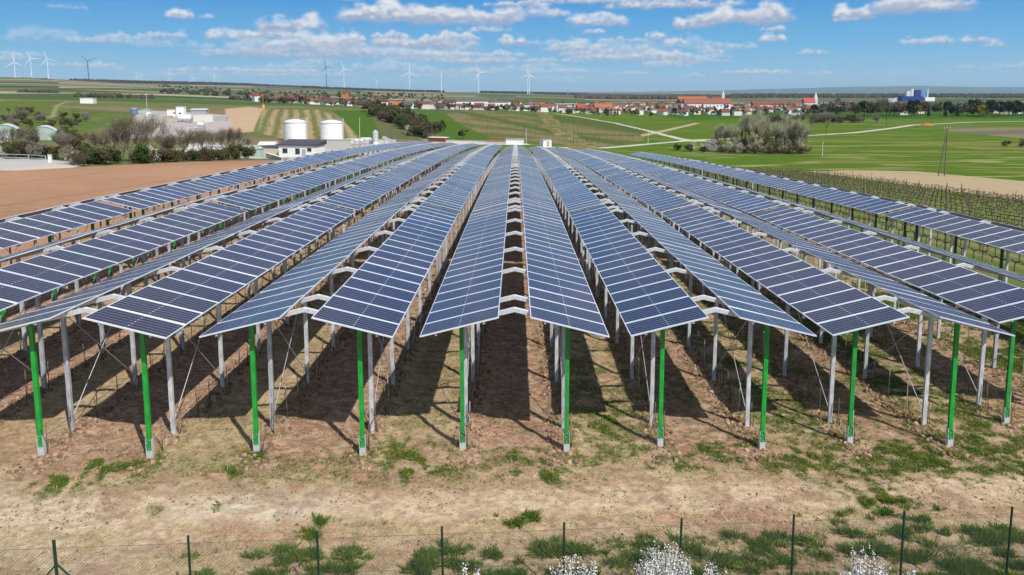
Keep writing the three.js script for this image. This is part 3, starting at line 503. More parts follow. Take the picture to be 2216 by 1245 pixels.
// ---------- blackthorn in flower at the foot of the fence ----------
function blossomGeo(seed, w, h, n, size) {
  const R = rng(seed), p = [], idx = [], stems = [];
  for (let s = 0; s < n; s++) {
    const a = R() * 6.283, r = Math.sqrt(R()) * w, bx = Math.cos(a) * r * 0.35, bz = Math.sin(a) * r * 0.35, tx = Math.cos(a) * r, tz = Math.sin(a) * r, th = h * (0.55 + 0.45 * R()) * (1 - 0.35 * r / w);
    const mx = mix(bx, tx, 0.5) + (R() - .5) * 0.1, mz = mix(bz, tz, 0.5) + (R() - .5) * 0.1;
    stems.push(rodGeo(V(bx, -0.05, bz), V(mx, th * 0.5, mz), 0.008, 4), rodGeo(V(mx, th * 0.5, mz), V(tx, th, tz), 0.005, 3));
    const m = Math.round(80 + R() * 50);
    for (let i = 0; i < m; i++) {
      const t = 0.25 + 0.75 * R(), k = t < 0.5 ? t * 2 : (t - 0.5) * 2, px = (t < 0.5 ? mix(bx, mx, k) : mix(mx, tx, k)) + (R() - .5) * 0.11, pz = (t < 0.5 ? mix(bz, mz, k) : mix(mz, tz, k)) + (R() - .5) * 0.11, py = th * t + (R() - .5) * 0.08;
      const u = V(R() - .5, R() - .5, R() - .5).normalize(), v = V(R() - .5, R() - .5, R() - .5).cross(u).normalize(), z = size * (0.6 + R() * 0.8), o = p.length / 3;
      for (const [i1, i2] of [[-1, -0.4], [0.3, -1], [1, 0.2], [0.1, 1]]) p.push(px + (u.x * i1 + v.x * i2) * z, py + (u.y * i1 + v.y * i2) * z, pz + (u.z * i1 + v.z * i2) * z);
      idx.push(o, o + 1, o + 2, o, o + 2, o + 3);
    }
  }
  const g = new THREE.BufferGeometry(); g.setAttribute('position', new THREE.Float32BufferAttribute(p, 3)); g.setIndex(idx); g.computeVertexNormals(); return [g, mergeGeometries(stems)];
}
const petals = mat(.74, .73, .70, 0.8, 0, { side: THREE.DoubleSide });
for (const [X, d, w, h, n, label] of [[3.05, 13.5, 0.6, 1.8, 75, 'largest white blossoming shrub at the fence, right of the centre'], [7.25, 13.6, 0.5, 1.65, 48, 'white blossoming shrub at the fence near the right side'], [1.2, 13.3, 0.6, 1.55, 40, 'sparse white blossoming shrub behind the middle fence post'], [-1.0, 13.1, 0.5, 1.4, 24, 'low white blossoming shrub left of the middle fence post'], [4.1, 13.4, 0.4, 1.35, 22, 'small white blossoming shrub beside the largest one'], [8.2, 13.7, 0.3, 1.25, 12, 'thin white blossoming twig bush right of its larger neighbour']]) {
  const o = thing('blossoming_shrub', label, 'shrub', [X, surfaceY(X, d), -d], 0, 'white blossoming shrubs at the fence'), [g, st] = blossomGeo(Math.round(X * 100 + 700), w, h, n * 1.3, 0.0125);
  mesh('branches', st, M.bark, o); const b = mesh('blossom', g, petals, o); b.userData.kind = 'stuff';
}
// ---------- trees and shrubs ----------
function limbs(seed, o) {                                     // returns [trunk and limbs, twigs, leaf clumps]
  const R = rng(seed), wood = [], tw = [], twi = [], lf = [], lfi = [];
  const tri = (a, b, w) => { const s = V(R() - .5, R() - .5, R() - .5).cross(V(b.x - a.x, b.y - a.y, b.z - a.z)).normalize().multiplyScalar(w), k = tw.length / 3; tw.push(a.x - s.x, a.y - s.y, a.z - s.z, a.x + s.x, a.y + s.y, a.z + s.z, b.x, b.y, b.z); twi.push(k, k + 1, k + 2); };
  const leaf = (p, z) => { const u = V(R() - .5, R() - .5, R() - .5).normalize(), v = V(R() - .5, R() - .5, R() - .5).cross(u).normalize(), k = lf.length / 3; for (const [i, j] of [[-1, -.5], [.5, -.8], [.9, .4], [-.3, .9]]) lf.push(p.x + (u.x * i + v.x * j) * z, p.y + (u.y * i + v.y * j) * z, p.z + (u.z * i + v.z * j) * z); lfi.push(k, k + 1, k + 2, k, k + 2, k + 3); };
  const grow = (p, dir, len, r, lev) => {
    const mid = p.clone().addScaledVector(dir, len * 0.5).add(V((R() - .5) * len * .12, 0, (R() - .5) * len * .12)), end = mid.clone().addScaledVector(dir.clone().add(V((R() - .5) * .3, .08, (R() - .5) * .3)).normalize(), len * 0.5);
    const seg = (a, b, ra, rb) => { const v = new THREE.Vector3().subVectors(b, a), l = v.length(), g = new THREE.CylinderGeometry(rb, ra, l, lev ? 4 : 7, 1, true); g.applyQuaternion(new THREE.Quaternion().setFromUnitVectors(UP, v.normalize())); g.translate((a.x + b.x) / 2, (a.y + b.y) / 2, (a.z + b.z) / 2); wood.push(g); };
    seg(p, mid, r, r * .8); seg(mid, end, r * .8, r * .55);
    if (lev >= o.levels) {
      for (let i = 0; i < o.twigs; i++) { const b = mid.clone().lerp(end, R() * 1.1), e = b.clone().add(V((R() - .5) * o.tl, (R() * .8 - .1 + (o.upright || 0)) * o.tl, (R() - .5) * o.tl)); tri(b, e, o.tw); for (let k = 0; k < o.leaves; k++) leaf(b.clone().lerp(e, .3 + R() * .8).add(V((R() - .5) * .2, (R() - .5) * .2, (R() - .5) * .2)), o.leaf * (.6 + R() * .8)); }
      return;
    }
    for (let i = 0; i < o.split; i++) {
      const a = R() * 6.283, t = o.open * (.6 + R() * .8), nd = dir.clone().multiplyScalar(Math.cos(t)).add(V(Math.cos(a) * Math.sin(t), (o.upright || 0) + .1, Math.sin(a) * Math.sin(t))).normalize();
      grow(lev === 0 ? p.clone().lerp(end, .5 + .5 * R()) : mid.clone().lerp(end, R()), nd, len * (.62 + R() * .2), r * .52, lev + 1);
    }
  };
  for (let i = 0; i < (o.stems || 1); i++) grow(V((R() - .5) * (o.base || 0), -.1, (R() - .5) * (o.base || 0)), V((R() - .5) * (o.splay || .1), 1, (R() - .5) * (o.splay || .1)).normalize(), o.h * .5 * (.8 + .4 * R()), o.r, 0);
  const mk = (p, i) => { const g = new THREE.BufferGeometry(); g.setAttribute('position', new THREE.Float32BufferAttribute(p, 3)); g.setIndex(i); g.computeVertexNormals(); return g; };
  return [mergeGeometries(wood), mk(tw, twi), lf.length ? mk(lf, lfi) : null];
}
function bushGeo(seed, w, h, n, size) {                       // leaf-sized faces through a lumpy volume with gaps
  const R = rng(seed), p = [], idx = [], lobes = []; for (let i = 0; i < 9; i++) lobes.push([(R() - .5) * w * 1.2, h * (.25 + .55 * R()), (R() - .5) * w * 1.2, w * (.28 + .3 * R())]);
  for (let i = 0; i < n; i++) {
    const L = lobes[Math.floor(R() * 9)], a = R() * 6.283, c = R() * 2 - 1, s = Math.sqrt(1 - c * c), r = L[3] * Math.pow(R(), .45), x = L[0] + Math.cos(a) * s * r, y = Math.max(.03, L[1] + c * r * .9), z = L[2] + Math.sin(a) * s * r;
    if (vnoise(x * 2.3 / w + seed, y * 2.3 / w + z * 1.7 / w) < .33) continue;
    const u = V(R() - .5, R() - .5, R() - .5).normalize(), v = V(R() - .5, R() - .5, R() - .5).cross(u).normalize(), q = size * (.6 + R() * .8), k = p.length / 3;
    for (const [e, f] of [[-1, -.5], [.5, -.8], [.9, .4], [-.3, .9]]) p.push(x + (u.x * e + v.x * f) * q, y + (u.y * e + v.y * f) * q, z + (u.z * e + v.z * f) * q);
    idx.push(k, k + 1, k + 2, k, k + 2, k + 3);
  }
  const g = new THREE.BufferGeometry(); g.setAttribute('position', new THREE.Float32BufferAttribute(p, 3)); g.setIndex(idx); g.computeVertexNormals(); return g;
}
const two = (m) => { m.side = THREE.DoubleSide; return m; };
const TM = { twig: two(mat(.15, .115, .09, .95)), twigGrey: two(mat(.21, .185, .15, .95)), twigOlive: two(mat(.38, .36, .24, .95)), bud: leafMat(.20, .21, .075), budGrey: leafMat(.50, .48, .30), thicket: leafMat(.48, .46, .32), leaf: leafMat(.05, .095, .022), leafLight: leafMat(.085, .14, .03), leafDark: leafMat(.022, .042, .018), olive: leafMat(.12, .12, .045), brown: leafMat(.145, .115, .075), maroon: leafMat(.13, .085, .06), yellow: leafMat(.36, .30, .03), blossom: two(mat(.62, .60, .55, .85)), blossomGrey: two(mat(.50, .47, .41, .85)), conifer: leafMat(.016, .034, .016) };
const trunkOf = (h) => mergeGeometries([cyl(h * .02, h * .012, h * .5, 6), rodGeo(V(0, h * .35, 0), V(h * .14, h * .62, h * .05), h * .008, 4), rodGeo(V(0, h * .4, 0), V(-h * .12, h * .66, -h * .06), h * .008, 4)]);
const kinds = {};
function kind(name, parts) { kinds[name] = parts; }          // parts: [name, geometry, material]
for (let i = 0; i < 3; i++) { const [w, t, l] = limbs(300 + i, { h: 7.8, r: .12, levels: 3, split: 5, open: .55, upright: .12, twigs: 9, tl: 1.8, tw: .012, leaves: i === 1 ? 1 : 0, leaf: .05 }); kind('bare' + i, [['trunk', w, M.barkPale], ['crown', t, i === 2 ? TM.twigGrey : TM.twig], ...(l ? [['buds', l, TM.bud]] : [])]); }
for (let i = 0; i < 2; i++) { const [w, t] = limbs(320 + i, { h: 9, r: .08, levels: 2, split: 5, open: .3, upright: .6, stems: 5, base: 3.4, splay: .5, twigs: 16, tl: 2.6, tw: .03, leaves: 0, leaf: .09 }); kind('thicket' + i, [['trunk', w, M.barkPale], ['crown', t, TM.twigOlive], ['foliage', bushGeo(330 + i, 3.4, 8.6, 4200, .13), i ? TM.budGrey : TM.thicket]]); }
for (let i = 0; i < 3; i++) { kind('shrub' + i, [['branches', trunkOf(1.6), M.bark], ['foliage', bushGeo(340 + i, 1.5, 2.4, 2600, .085), [TM.leaf, TM.olive, TM.leafLight][i]]]); kind('dullShrub' + i, [['branches', trunkOf(1.6), M.bark], ['foliage', bushGeo(350 + i, 1.5, 2.3, 2300, .075), [TM.brown, TM.maroon, TM.twigGrey][i]]]); }
for (let i = 0; i < 2; i++) kind('blossom' + i, [['branches', trunkOf(1.8), M.bark], ['blossom', bushGeo(360 + i, 1.5, 2.6, 1800, .07), i ? TM.blossomGrey : TM.blossom]]);
['leafDark', 'olive', 'brown', 'maroon', 'yellow', 'leafLight', 'twigGrey'].forEach((c, i) => { for (let j = 0; j < 2; j++) kind('round_' + c + j, [['trunk', trunkOf(8), M.bark], ['crown', bushGeo(370 + i * 5 + j, 3.4, 8.5, 620, .42).translate(0, 1.2, 0), TM[c]]]); });
kind('conifer0', [['trunk', cyl(.2, .1, 3, 6), M.bark], ['crown', (() => { const R = rng(5), g = []; for (let i = 0; i < 420; i++) { const t = Math.pow(R(), .7), y = 1 + 9 * (1 - t), r = 2.1 * t * (.5 + .5 * R()), a = R() * 6.283, b = a + .25 + R() * .2; g.push(...[[r * .25, y + .5, a], [r, y - .25, a], [r, y - .35, b]].flatMap(([q, h, e]) => [Math.cos(e) * q, h, Math.sin(e) * q])); } const q = new THREE.BufferGeometry(); q.setAttribute('position', new THREE.Float32BufferAttribute(g, 3)); q.computeVertexNormals(); return q; })(), TM.conifer]]);
function plant(k, name, label, category, X, d, s, group, sy = s) {
  const o = thing(name, label, category, [X, CH - groundDrop(X, d), -d], hash2(Math.round(X * 10), Math.round(d * 10)) * 6.28, group); o.scale.set(s, sy, s);
  for (const [n, g, m] of kinds[k]) { const c = mesh(n, g, m, o); if (n === 'buds' || n === 'blossom') c.userData.kind = 'stuff'; }
  return o;
}
{
  const R = rng(31), G = 'trees and shrubs of the hedge behind the ploughed field';
  [[-90, 125, 1, 'leftmost bare tree of the hedge, behind the concrete yard'], [-84.5, 122, .92, 'bare tree behind the concrete yard, left of the white pillar'], [-78, 122, 1, 'bare tree right of the white gate pillar'], [-71, 121, 1.02, 'wide bare tree in the hedge, below the green slope'], [-65, 122, 1.12, 'tall bare tree in front of the gravel bank'], [-63.6, 127, 1.1, 'dense bare tree in front of the gas plant'], [-61.8, 131, 1.2, 'tallest bare tree of the hedge, pale trunk'], [-60.2, 137, .95, 'bare tree at the right end of the hedge'], [-67.8, 128, 1, 'grey bare tree set back behind the hedge'], [-57.5, 146, .7, 'small bare tree beside the white cabinets']].forEach(([X, d, s, l], i) => plant('bare' + i % 3, 'bare_tree', l, 'tree', X, d, s * .8, G, s * .68));
  const line = [[-100, 124], [-84, 119], [-76, 117.5], [-70, 112.5], [-66, 108.5], [-63.6, 115.5], [-62, 122.5], [-58.5, 129], [-55.5, 137], [-53, 144]];
  for (let i = 0; i < 16; i++) { const t = 2.5 + R() * 6.4, a = Math.floor(t), f = t - a, X = mix(line[a][0], line[a + 1][0], f) - 1 - R() * 7, d = mix(line[a][1], line[a + 1][1], f) + 4 + R() * 16; plant('bare' + i % 3, 'young_tree', 'slender leafless tree behind the hedge shrubs', 'tree', X, d, .55 + R() * .35, 'slender leafless trees behind the hedge'); }
  for (let i = 0; i < 62; i++) {
    const t = R() * (line.length - 1.001), a = Math.floor(t), f = t - a, X = mix(line[a][0], line[a + 1][0], f) - R() * 3, d = mix(line[a][1], line[a + 1][1], f) + R() * 6, r = R(), s = .75 + R() * .65, k = r < .5 ? 'shrub' + Math.floor(R() * 2) : r < .86 ? 'dullShrub' + Math.floor(R() * 3) : 'blossom' + Math.floor(R() * 2);
    if (X < -74 && d < 119) continue;
    plant(k, k.startsWith('bl') ? 'blossoming_bush' : 'hedge_shrub', k.startsWith('bl') ? 'whitish blossoming bush in the hedge behind the ploughed field' : k.startsWith('s') ? 'green shrub in the hedge behind the ploughed field' : 'brown leafless shrub in the hedge behind the ploughed field', 'shrub', X, d, s, k.startsWith('bl') ? 'blossoming bushes of the hedge' : k.startsWith('s') ? 'green shrubs of the hedge' : 'brown shrubs of the hedge');
  }
  for (let i = 0; i < 46; i++) { const d = 188 + R() * 95, X = -d * (.60 + R() * .16), k = ['shrub1', 'dullShrub0', 'dullShrub2'][i % 3]; plant(k, 'slope_bush', `${i % 3 ? 'brown' : 'olive green'} low bush on the green slope left of the gas plant`, 'bush', X, d, .6 + R() * .9, i % 3 ? 'brown bushes on the green slope' : 'olive bushes on the green slope'); }
  for (let i = 0; i < 26; i++) {                               // rough growth up the slope behind
    const X = -84 - R() * 52, d = 128 + R() * 62; plant('dullShrub' + Math.floor(R() * 3), 'slope_shrub', 'brown scrub on the slope behind the hedge', 'shrub', X, d, .7 + R() * .7, 'scrub on the slope behind the hedge');
  }
  for (let i = 0; i < 84; i++) {
    const t = R(), cx = mix(-29, -80, t), cd = mix(272, 415, t), w = mix(9, 12, t), X = cx + (R() - .5) * 2 * w, d = cd + (R() - .5) * 16, bl = i === 5 || i === 40 || i === 41, k = bl ? 'blossom1' : ['round_olive0', 'shrub1', 'dullShrub0', 'round_brown1', 'shrub0', 'dullShrub1', 'round_olive1'][i % 7];
    plant(k, 'copse_bush', bl ? 'pale blossoming bush at the foot of the copse' : `${k.includes('olive') || k.includes('shrub') ? 'olive green' : 'brown'} bush of the copse on the slope beyond the tanks`, 'bush', bl ? -38 - i * .12 : X, bl ? 284 + i * .1 : d, bl ? 1.6 : k[0] === 'r' ? .48 + R() * .3 : 1.5 + R() * .9, bl ? 'blossoming bushes of the copse' : k.includes('olive') || k.includes('shrub') ? 'olive bushes of the copse' : 'brown bushes of the copse');
  }
  [[77, 252, .95], [81, 256, 1.1], [86, 254, 1.12], [91, 258, 1.15], [95, 253, 1.1], [99, 256, 1.08], [101.5, 252, 1.0], [73, 258, .8], [88, 262, 1.12], [84, 249, .95], [93, 249, 1], [98, 249, .95]].forEach(([X, d, s], i) => plant('thicket' + i % 2, 'willow_thicket', 'grey green willow of the large thicket in the right meadow', 'bush', X, d, s, 'willows of the thicket in the meadow'));
  [[66, 262, 1.5], [69, 257, 1.7], [72, 253, 1.9], [75, 249, 1.7], [79, 247, 1.6], [70, 262, 1.6], [64, 258, 1.0]].forEach(([X, d, s], i) => plant('blossom' + (i === 6 ? 0 : 1), 'thicket_shrub', 'whitish blossoming shrub at the left of the meadow thicket', 'shrub', X, d, s, 'blossoming shrubs of the meadow thicket'));
  [[60, 262, 1.1], [62.5, 255, 1.3], [66, 250, 1.0]].forEach(([X, d, s], i) => plant('shrub' + i % 2, 'low_shrub', 'low dark shrub at the left foot of the meadow thicket', 'shrub', X, d, s, 'low shrubs by the thicket'));
  for (let i = 0; i < 12; i++) plant('dullShrub' + i % 3, 'thicket_undergrowth', 'dark undergrowth bush at the foot of the meadow thicket', 'bush', 72 + i * 2.7 + R(), 246.5 + R() * 3, 1.0 + R() * .6, 'undergrowth of the meadow thicket');
  plant('bare0', 'roadside_tree', 'bare tree on the field road, left of the pair', 'tree', 158, 382, 1.35, undefined, 1.5); plant('bare2', 'roadside_tree', 'bare tree on the field road, taller right one of the pair', 'tree', 164.5, 377, 1.6, undefined, 1.8);
  plant('bare1', 'roadside_tree', 'spreading bare tree where the field road bends', 'tree', 257, 494, 2.2); plant('dullShrub1', 'roadside_bush', 'dark bush at the right edge of the meadow', 'bush', 205, 287, 1.6); plant('dullShrub0', 'roadside_bush', 'second dark bush left of the one at the right edge', 'bush', 199, 288, 1.3);
  for (let i = 0; i < 30; i++) { const X = 196 + i * 2.7 + R() * 2, d = 545 + R() * 28; plant(i % 3 ? 'dullShrub' + i % 3 : 'shrub1', 'field_hedge_bush', 'bush of the brown hedge across the fields before the town', 'bush', X, d, 2 + R() * 1.2, 'bushes of the field hedge'); }
}
// ---------- the gas works, its yard and other things in the middle distance ----------
const onGround = (X, d) => CH - groundDrop(X, d);
function building(name, label, category, X, d, w, h, dep, turn, wallM, roof, opts = {}) {  // roof: ['flat'|'gable'|'pent', rise, material]
  const o = thing(name, label, category, [X, onGround(X, d) - (opts.sink || 0.1), -d], turn, opts.group), r = roof[1];
  mesh('wall', box(w, h, dep, 0, h / 2, 0), wallM, o);
  if (roof[0] === 'flat') mesh('roof', box(w + .3, r, dep + .3, 0, h + r / 2 + .003, 0), roof[2], o);
  else { const s = new THREE.Shape(), e = .35; if (roof[0] === 'gable') { s.moveTo(-dep / 2 - e, 0); s.lineTo(dep / 2 + e, 0); s.lineTo(0, r); } else { s.moveTo(-dep / 2 - e, 0); s.lineTo(dep / 2 + e, 0); s.lineTo(dep / 2 + e, .25); s.lineTo(-dep / 2 - e, r); } mesh('roof', new THREE.ExtrudeGeometry(s, { depth: w + 2 * e, bevelEnabled: false }).translate(0, h + .003, -w / 2 - e).rotateY(-Math.PI / 2), roof[2], o); }
  for (const [x, y, ww, wh, kindName] of opts.openings || []) { const f = mesh(kindName || 'window', box(ww + .16, wh + .16, .08, x, y, dep / 2 + .03), M.offWhite, o); mesh('pane', box(ww, wh, .05, x, y, dep / 2 + .062), kindName === 'door' ? M.grey : M.glass, f); }
  return o;
}
const tankBody = (r, h) => { const n = 40; return mergeGeometries([new THREE.CylinderGeometry(r, r, h, n, 1, true).translate(0, h / 2, 0), new THREE.SphereGeometry(r * 2.6, n, 6, 0, 6.2832, 0, Math.asin(1 / 2.6)).translate(0, h - r * 2.6 * Math.cos(Math.asin(1 / 2.6)), 0)].map((g) => g.toNonIndexed())); };
for (const [X, d, l] of [[-75.6, 243, 'left of the two large white storage tanks'], [-63.6, 245, 'right of the two large white storage tanks']]) {
  const r = 3.75, h = 6.9, o = thing('storage_tank', l, 'tank', [X, onGround(X, d) - .1, -d], 0, 'large white storage tanks');
  mesh('shell', tankBody(r, h), M.white, o); mesh('rim_band', new THREE.TorusGeometry(r + .06, .09, 6, 40).rotateX(Math.PI / 2).translate(0, h - .35, 0), M.grey, o); for (const y of [1.7, 3.4, 5.1]) mesh('seam', new THREE.TorusGeometry(r + .01, .035, 4, 40).rotateX(Math.PI / 2).translate(0, y, 0), M.offWhite, o); mesh('base_ring', cyl(r + .3, r + .3, .3, 40), M.concrete, o);
  const rails = []; for (let i = 0; i < 28; i++) { const a = i / 28 * 6.283; rails.push(cyl(.03, .03, 1.0, 4, Math.cos(a) * r, h, Math.sin(a) * r)); } for (const y of [.5, 1]) rails.push(new THREE.TorusGeometry(r, .03, 4, 36).rotateX(Math.PI / 2).translate(0, h + y, 0)); mesh('guard_rail', mergeGeometries(rails.map((g) => g.toNonIndexed())), M.grey, o);
  const lad = [box(.06, h + 1.4, .06, r + .35, h / 2 + .7, -.3), box(.06, h + 1.4, .06, r + .35, h / 2 + .7, .3)]; for (let y = .4; y < h + 1; y += .4) lad.push(box(.05, .05, .6, r + .35, y, 0)); mesh('ladder', mergeGeometries(lad), M.offWhite, o);
}
building('works_office', 'white works office with dark roof in front of the tanks', 'building', -49.6, 164, 9.0, 2.9, 5, -.18, M.white, ['pent', 1.1, M.roofDark], { openings: [[-2.9, 1.7, 1.2, 1.1], [.2, 1.6, 1.1, 1.3], [3.1, 2.0, 1.0, .8], [1.75, 1.1, .9, 2.0, 'door']] });
building('works_shed', 'low pale annex left of the works office', 'shed', -57.2, 168, 4.2, 2.1, 4, -.18, M.beige, ['flat', .25, M.roofDark]);
building('tank_house', 'white rounded equipment house left of the works office', 'shed', -60.2, 172, 3.4, 2.6, 3, 0, M.white, ['gable', .7, M.offWhite]);
building('green_cabinet', 'pale green equipment cabinet below the white equipment house', 'cabinet', -57.6, 157, 2.4, 1.9, 2, 0, M.paleGreen, ['flat', .12, M.paleGreen]);
building('retaining_block', 'long pale concrete wall below the right tank', 'wall', -56.5, 222, 9.5, 3.0, 1, -.1, M.concrete, ['flat', .15, M.concrete]);
building('rear_wall', 'pale boundary wall right of the tanks', 'wall', -49.5, 243, 17, 1.5, .5, -.12, M.offWhite, ['flat', .1, M.concrete]);
building('transformer_house', 'small kiosk with a dark door side and white front', 'kiosk', 11, 262, 3.6, 2.6, 2.6, .55, M.white, ['flat', .15, M.grey], { openings: [[.3, 1.2, 1.3, 1.9, 'door']] });
building('flat_pump_house', 'flat white building at the far end of the middle row', 'building', -.3, 268, 6.8, 1.9, 4, 0, M.white, ['flat', .2, M.grey]);
building('long_low_wall', 'long low white wall beyond the left canopy ends', 'wall', -20, 262, 34, 1.1, .5, -.32, M.offWhite, ['flat', .08, M.concrete]);
building('loading_roof', 'thin white roof on the long low wall', 'roof', -29, 266, 7, 1.5, 3, -.32, M.rust, ['flat', .15, M.white]);
[[-83.5, 183, 1.9, 'left of the two white cube cabinets behind the hedge'], [-81, 184, 1.9, 'right of the two white cube cabinets behind the hedge']].forEach(([X, d, h, l]) => building('cube_cabinet', l, 'cabinet', X, d, 1.9, h, 1.8, 0, M.offWhite, ['flat', .1, M.grey], { group: 'white cube cabinets' }));
[[-77, 180, 3.6, 1.2, M.grey, 'long grey pump skid right of the cube cabinets'], [-73, 172, 2.6, 1.6, M.offWhite, 'white pump box among the pipes'], [-69.5, 178, 2.0, 2.2, M.grey, 'grey pump box right of the white one'], [-66.5, 166, 2.8, 1.1, M.grey, 'low grey skid near the yard wall'], [-71, 160, 2.2, 1.0, M.rust, 'low rusty skid near the hedge end'], [-64, 160, 1.6, 1.6, M.white, 'small white box near the hedge end'], [-62, 151, 1.8, 1.2, M.offWhite, 'pale box beside the yard wall'], [-67, 188, 3, 1.4, M.white, 'white container behind the pump boxes']].forEach(([X, d, w, h, m, l]) => {
  const o = building('pump_box', l, 'machine', X, d, w, h, 1.6, .1, m, ['flat', .12, M.grey]);
  for (const s of [-.3, .3]) mesh('pipe', mergeGeometries([cyl(.09, .09, h + .9, 7, w * s, 0, 1.2), rodGeo(V(w * s, h + .8, 1.2), V(w * s, h + .8, 0), .09, 7)]), M.zincDull, o);
});
building('yard_wall', 'low concrete wall between the works and the ploughed field', 'wall', -50.5, 147.5, 13, .9, .35, -1.0, M.concrete, ['flat', .06, M.offWhite]);
// pipework right of the tanks
{
  const o = thing('silo', 'grey upright silo at the right end of the works', 'silo', [-47.5, onGround(-47.5, 240), -240]); mesh('shell', cyl(.95, .95, 4.2, 18), M.zincDull, o); mesh('cone', cyl(.95, .25, .7, 18, 0, 4.2, 0), M.zincDark, o); mesh('skirt', cyl(1.0, 1.0, .8, 18, 0, 0, 0), M.white, o);
  [[-50.6, 239, 'left lying pressure vessel beside the silo'], [-52.5, 236, 'lying pressure vessel farthest from the silo']].forEach(([X, d, l]) => { const v = thing('pressure_vessel', l, 'tank', [X, onGround(X, d), -d], .2, 'lying pressure vessels'); mesh('shell', new THREE.CapsuleGeometry(.65, 2.6, 6, 14).rotateZ(Math.PI / 2).translate(0, 1.6, 0), M.white, v); for (const s of [-1, 1]) mesh('saddle', box(.3, 1.1, 1, s, .5, 0), M.grey, v); });
  const pr = thing('pipe_rack', 'pipe rack in front of the silo and vessels', 'pipes', [-51, onGround(-51, 231), -231], -.1); for (let i = 0; i < 5; i++) mesh('frame', mergeGeometries([box(.12, 2.4, .12, i * 1.7 - 3.4, 1.2, -.6), box(.12, 2.4, .12, i * 1.7 - 3.4, 1.2, .6), box(.12, .12, 1.4, i * 1.7 - 3.4, 2.45, 0)]), M.grey, pr); for (const z of [-.4, 0, .4]) mesh('pipe', new THREE.CylinderGeometry(.12, .12, 8.4, 8).rotateZ(Math.PI / 2).translate(0, 2.65, z), z ? M.zincDull : M.yellow, pr);
  const st = thing('conveyor', 'dark sloping stair conveyor at the right of the silo', 'conveyor', [-42, onGround(-42, 240), -240], 0); const s = new THREE.Shape(); s.moveTo(-3, 3.0); s.lineTo(-2.4, 3.0); s.lineTo(2.6, .2); s.lineTo(1.2, .1); s.lineTo(-3, 2.2); mesh('belt', new THREE.ExtrudeGeometry(s, { depth: 1, bevelEnabled: false }), M.zincDark, st); for (const x of [-2.5, -.6, 1]) mesh('support', box(.15, 2.4 - (x + 2.5) * .55, .15, x, (2.4 - (x + 2.5) * .55) / 2, .5), M.roofDark, st);
  for (let i = 0; i < 3; i++) { const X = -9.5 + i * 2.6, d = 276, g = new THREE.SphereGeometry(1.6, 12, 6, 0, 6.2832, 0, 1.57), p = g.attributes.position; for (let v = 0; v < p.count; v++) { const k = .8 + .4 * vnoise(p.getX(v) * 2 + i * 9, p.getZ(v) * 2 + p.getY(v)); p.setXYZ(v, p.getX(v) * k * 1.5, p.getY(v) * k * .8, p.getZ(v) * k); } g.computeVertexNormals(); solo('soil_heap', ['left', 'middle', 'right'][i] + ' of the three dark reddish heaps beyond the middle row', 'heap', g, M.rust, [X, onGround(X, d) - .1, -d], 0, 'dark heaps beyond the canopies'); }
}
// gas plant on the gravel terrace
building('gas_container', 'white cube container of the gas plant', 'container', -150, 311, 4.2, 2.8, 3, .1, M.white, ['flat', .12, M.offWhite], { openings: [[1, 1.5, .8, .6]] });
building('gas_tower', 'taller white cabin of the gas plant', 'container', -146, 310, 3.2, 4.4, 3, .1, M.white, ['flat', .12, M.offWhite], { openings: [[0, 1.6, .8, .6]] });
building('gas_hall', 'grey corrugated hall of the gas plant', 'shed', -141, 317, 6.4, 2.8, 4, .1, M.grey, ['gable', .7, M.zincDull]);
building('green_container', 'pale green container left of the white cube', 'container', -162, 312, 3.4, 2.3, 2.6, .1, M.paleGreen, ['flat', .12, M.paleGreen]);
building('panel_wall', 'pale panelled wall right of the lying gas tank', 'wall', -130.5, 296, 8, 3.2, .6, .1, M.offWhite, ['flat', .1, M.white]);
building('white_block', 'white block at the foot of the gravel bank', 'container', -112.5, 246, 3.1, 2.4, 2.6, .1, M.offWhite, ['flat', .1, M.white]);
[[-154, 300, 2.2, 1.4], [-158, 306, 1.8, 1.8], [-147, 300, 3, 1.2], [-141, 301, 1.6, 2.0], [-134, 303, 2.6, 1.6], [-128, 288, 2, 1.5], [-122, 275, 2.4, 1.6], [-152, 318, 4, 1.6], [-127, 306, 5, 1.8]].forEach(([X, d, w, h], i) => building('terrace_box', `${i % 2 ? 'white' : 'grey'} equipment box on the gas plant terrace`, 'cabinet', X, d, w, h, 1.6, .1, i % 2 ? M.white : M.grey, ['flat', .1, M.offWhite], { group: 'equipment boxes of the gas plant' }));
building('slope_barn', 'white windowless building on the green slope', 'building', -232, 386, 6.4, 2.9, 5, .2, M.white, ['flat', .15, M.offWhite]);
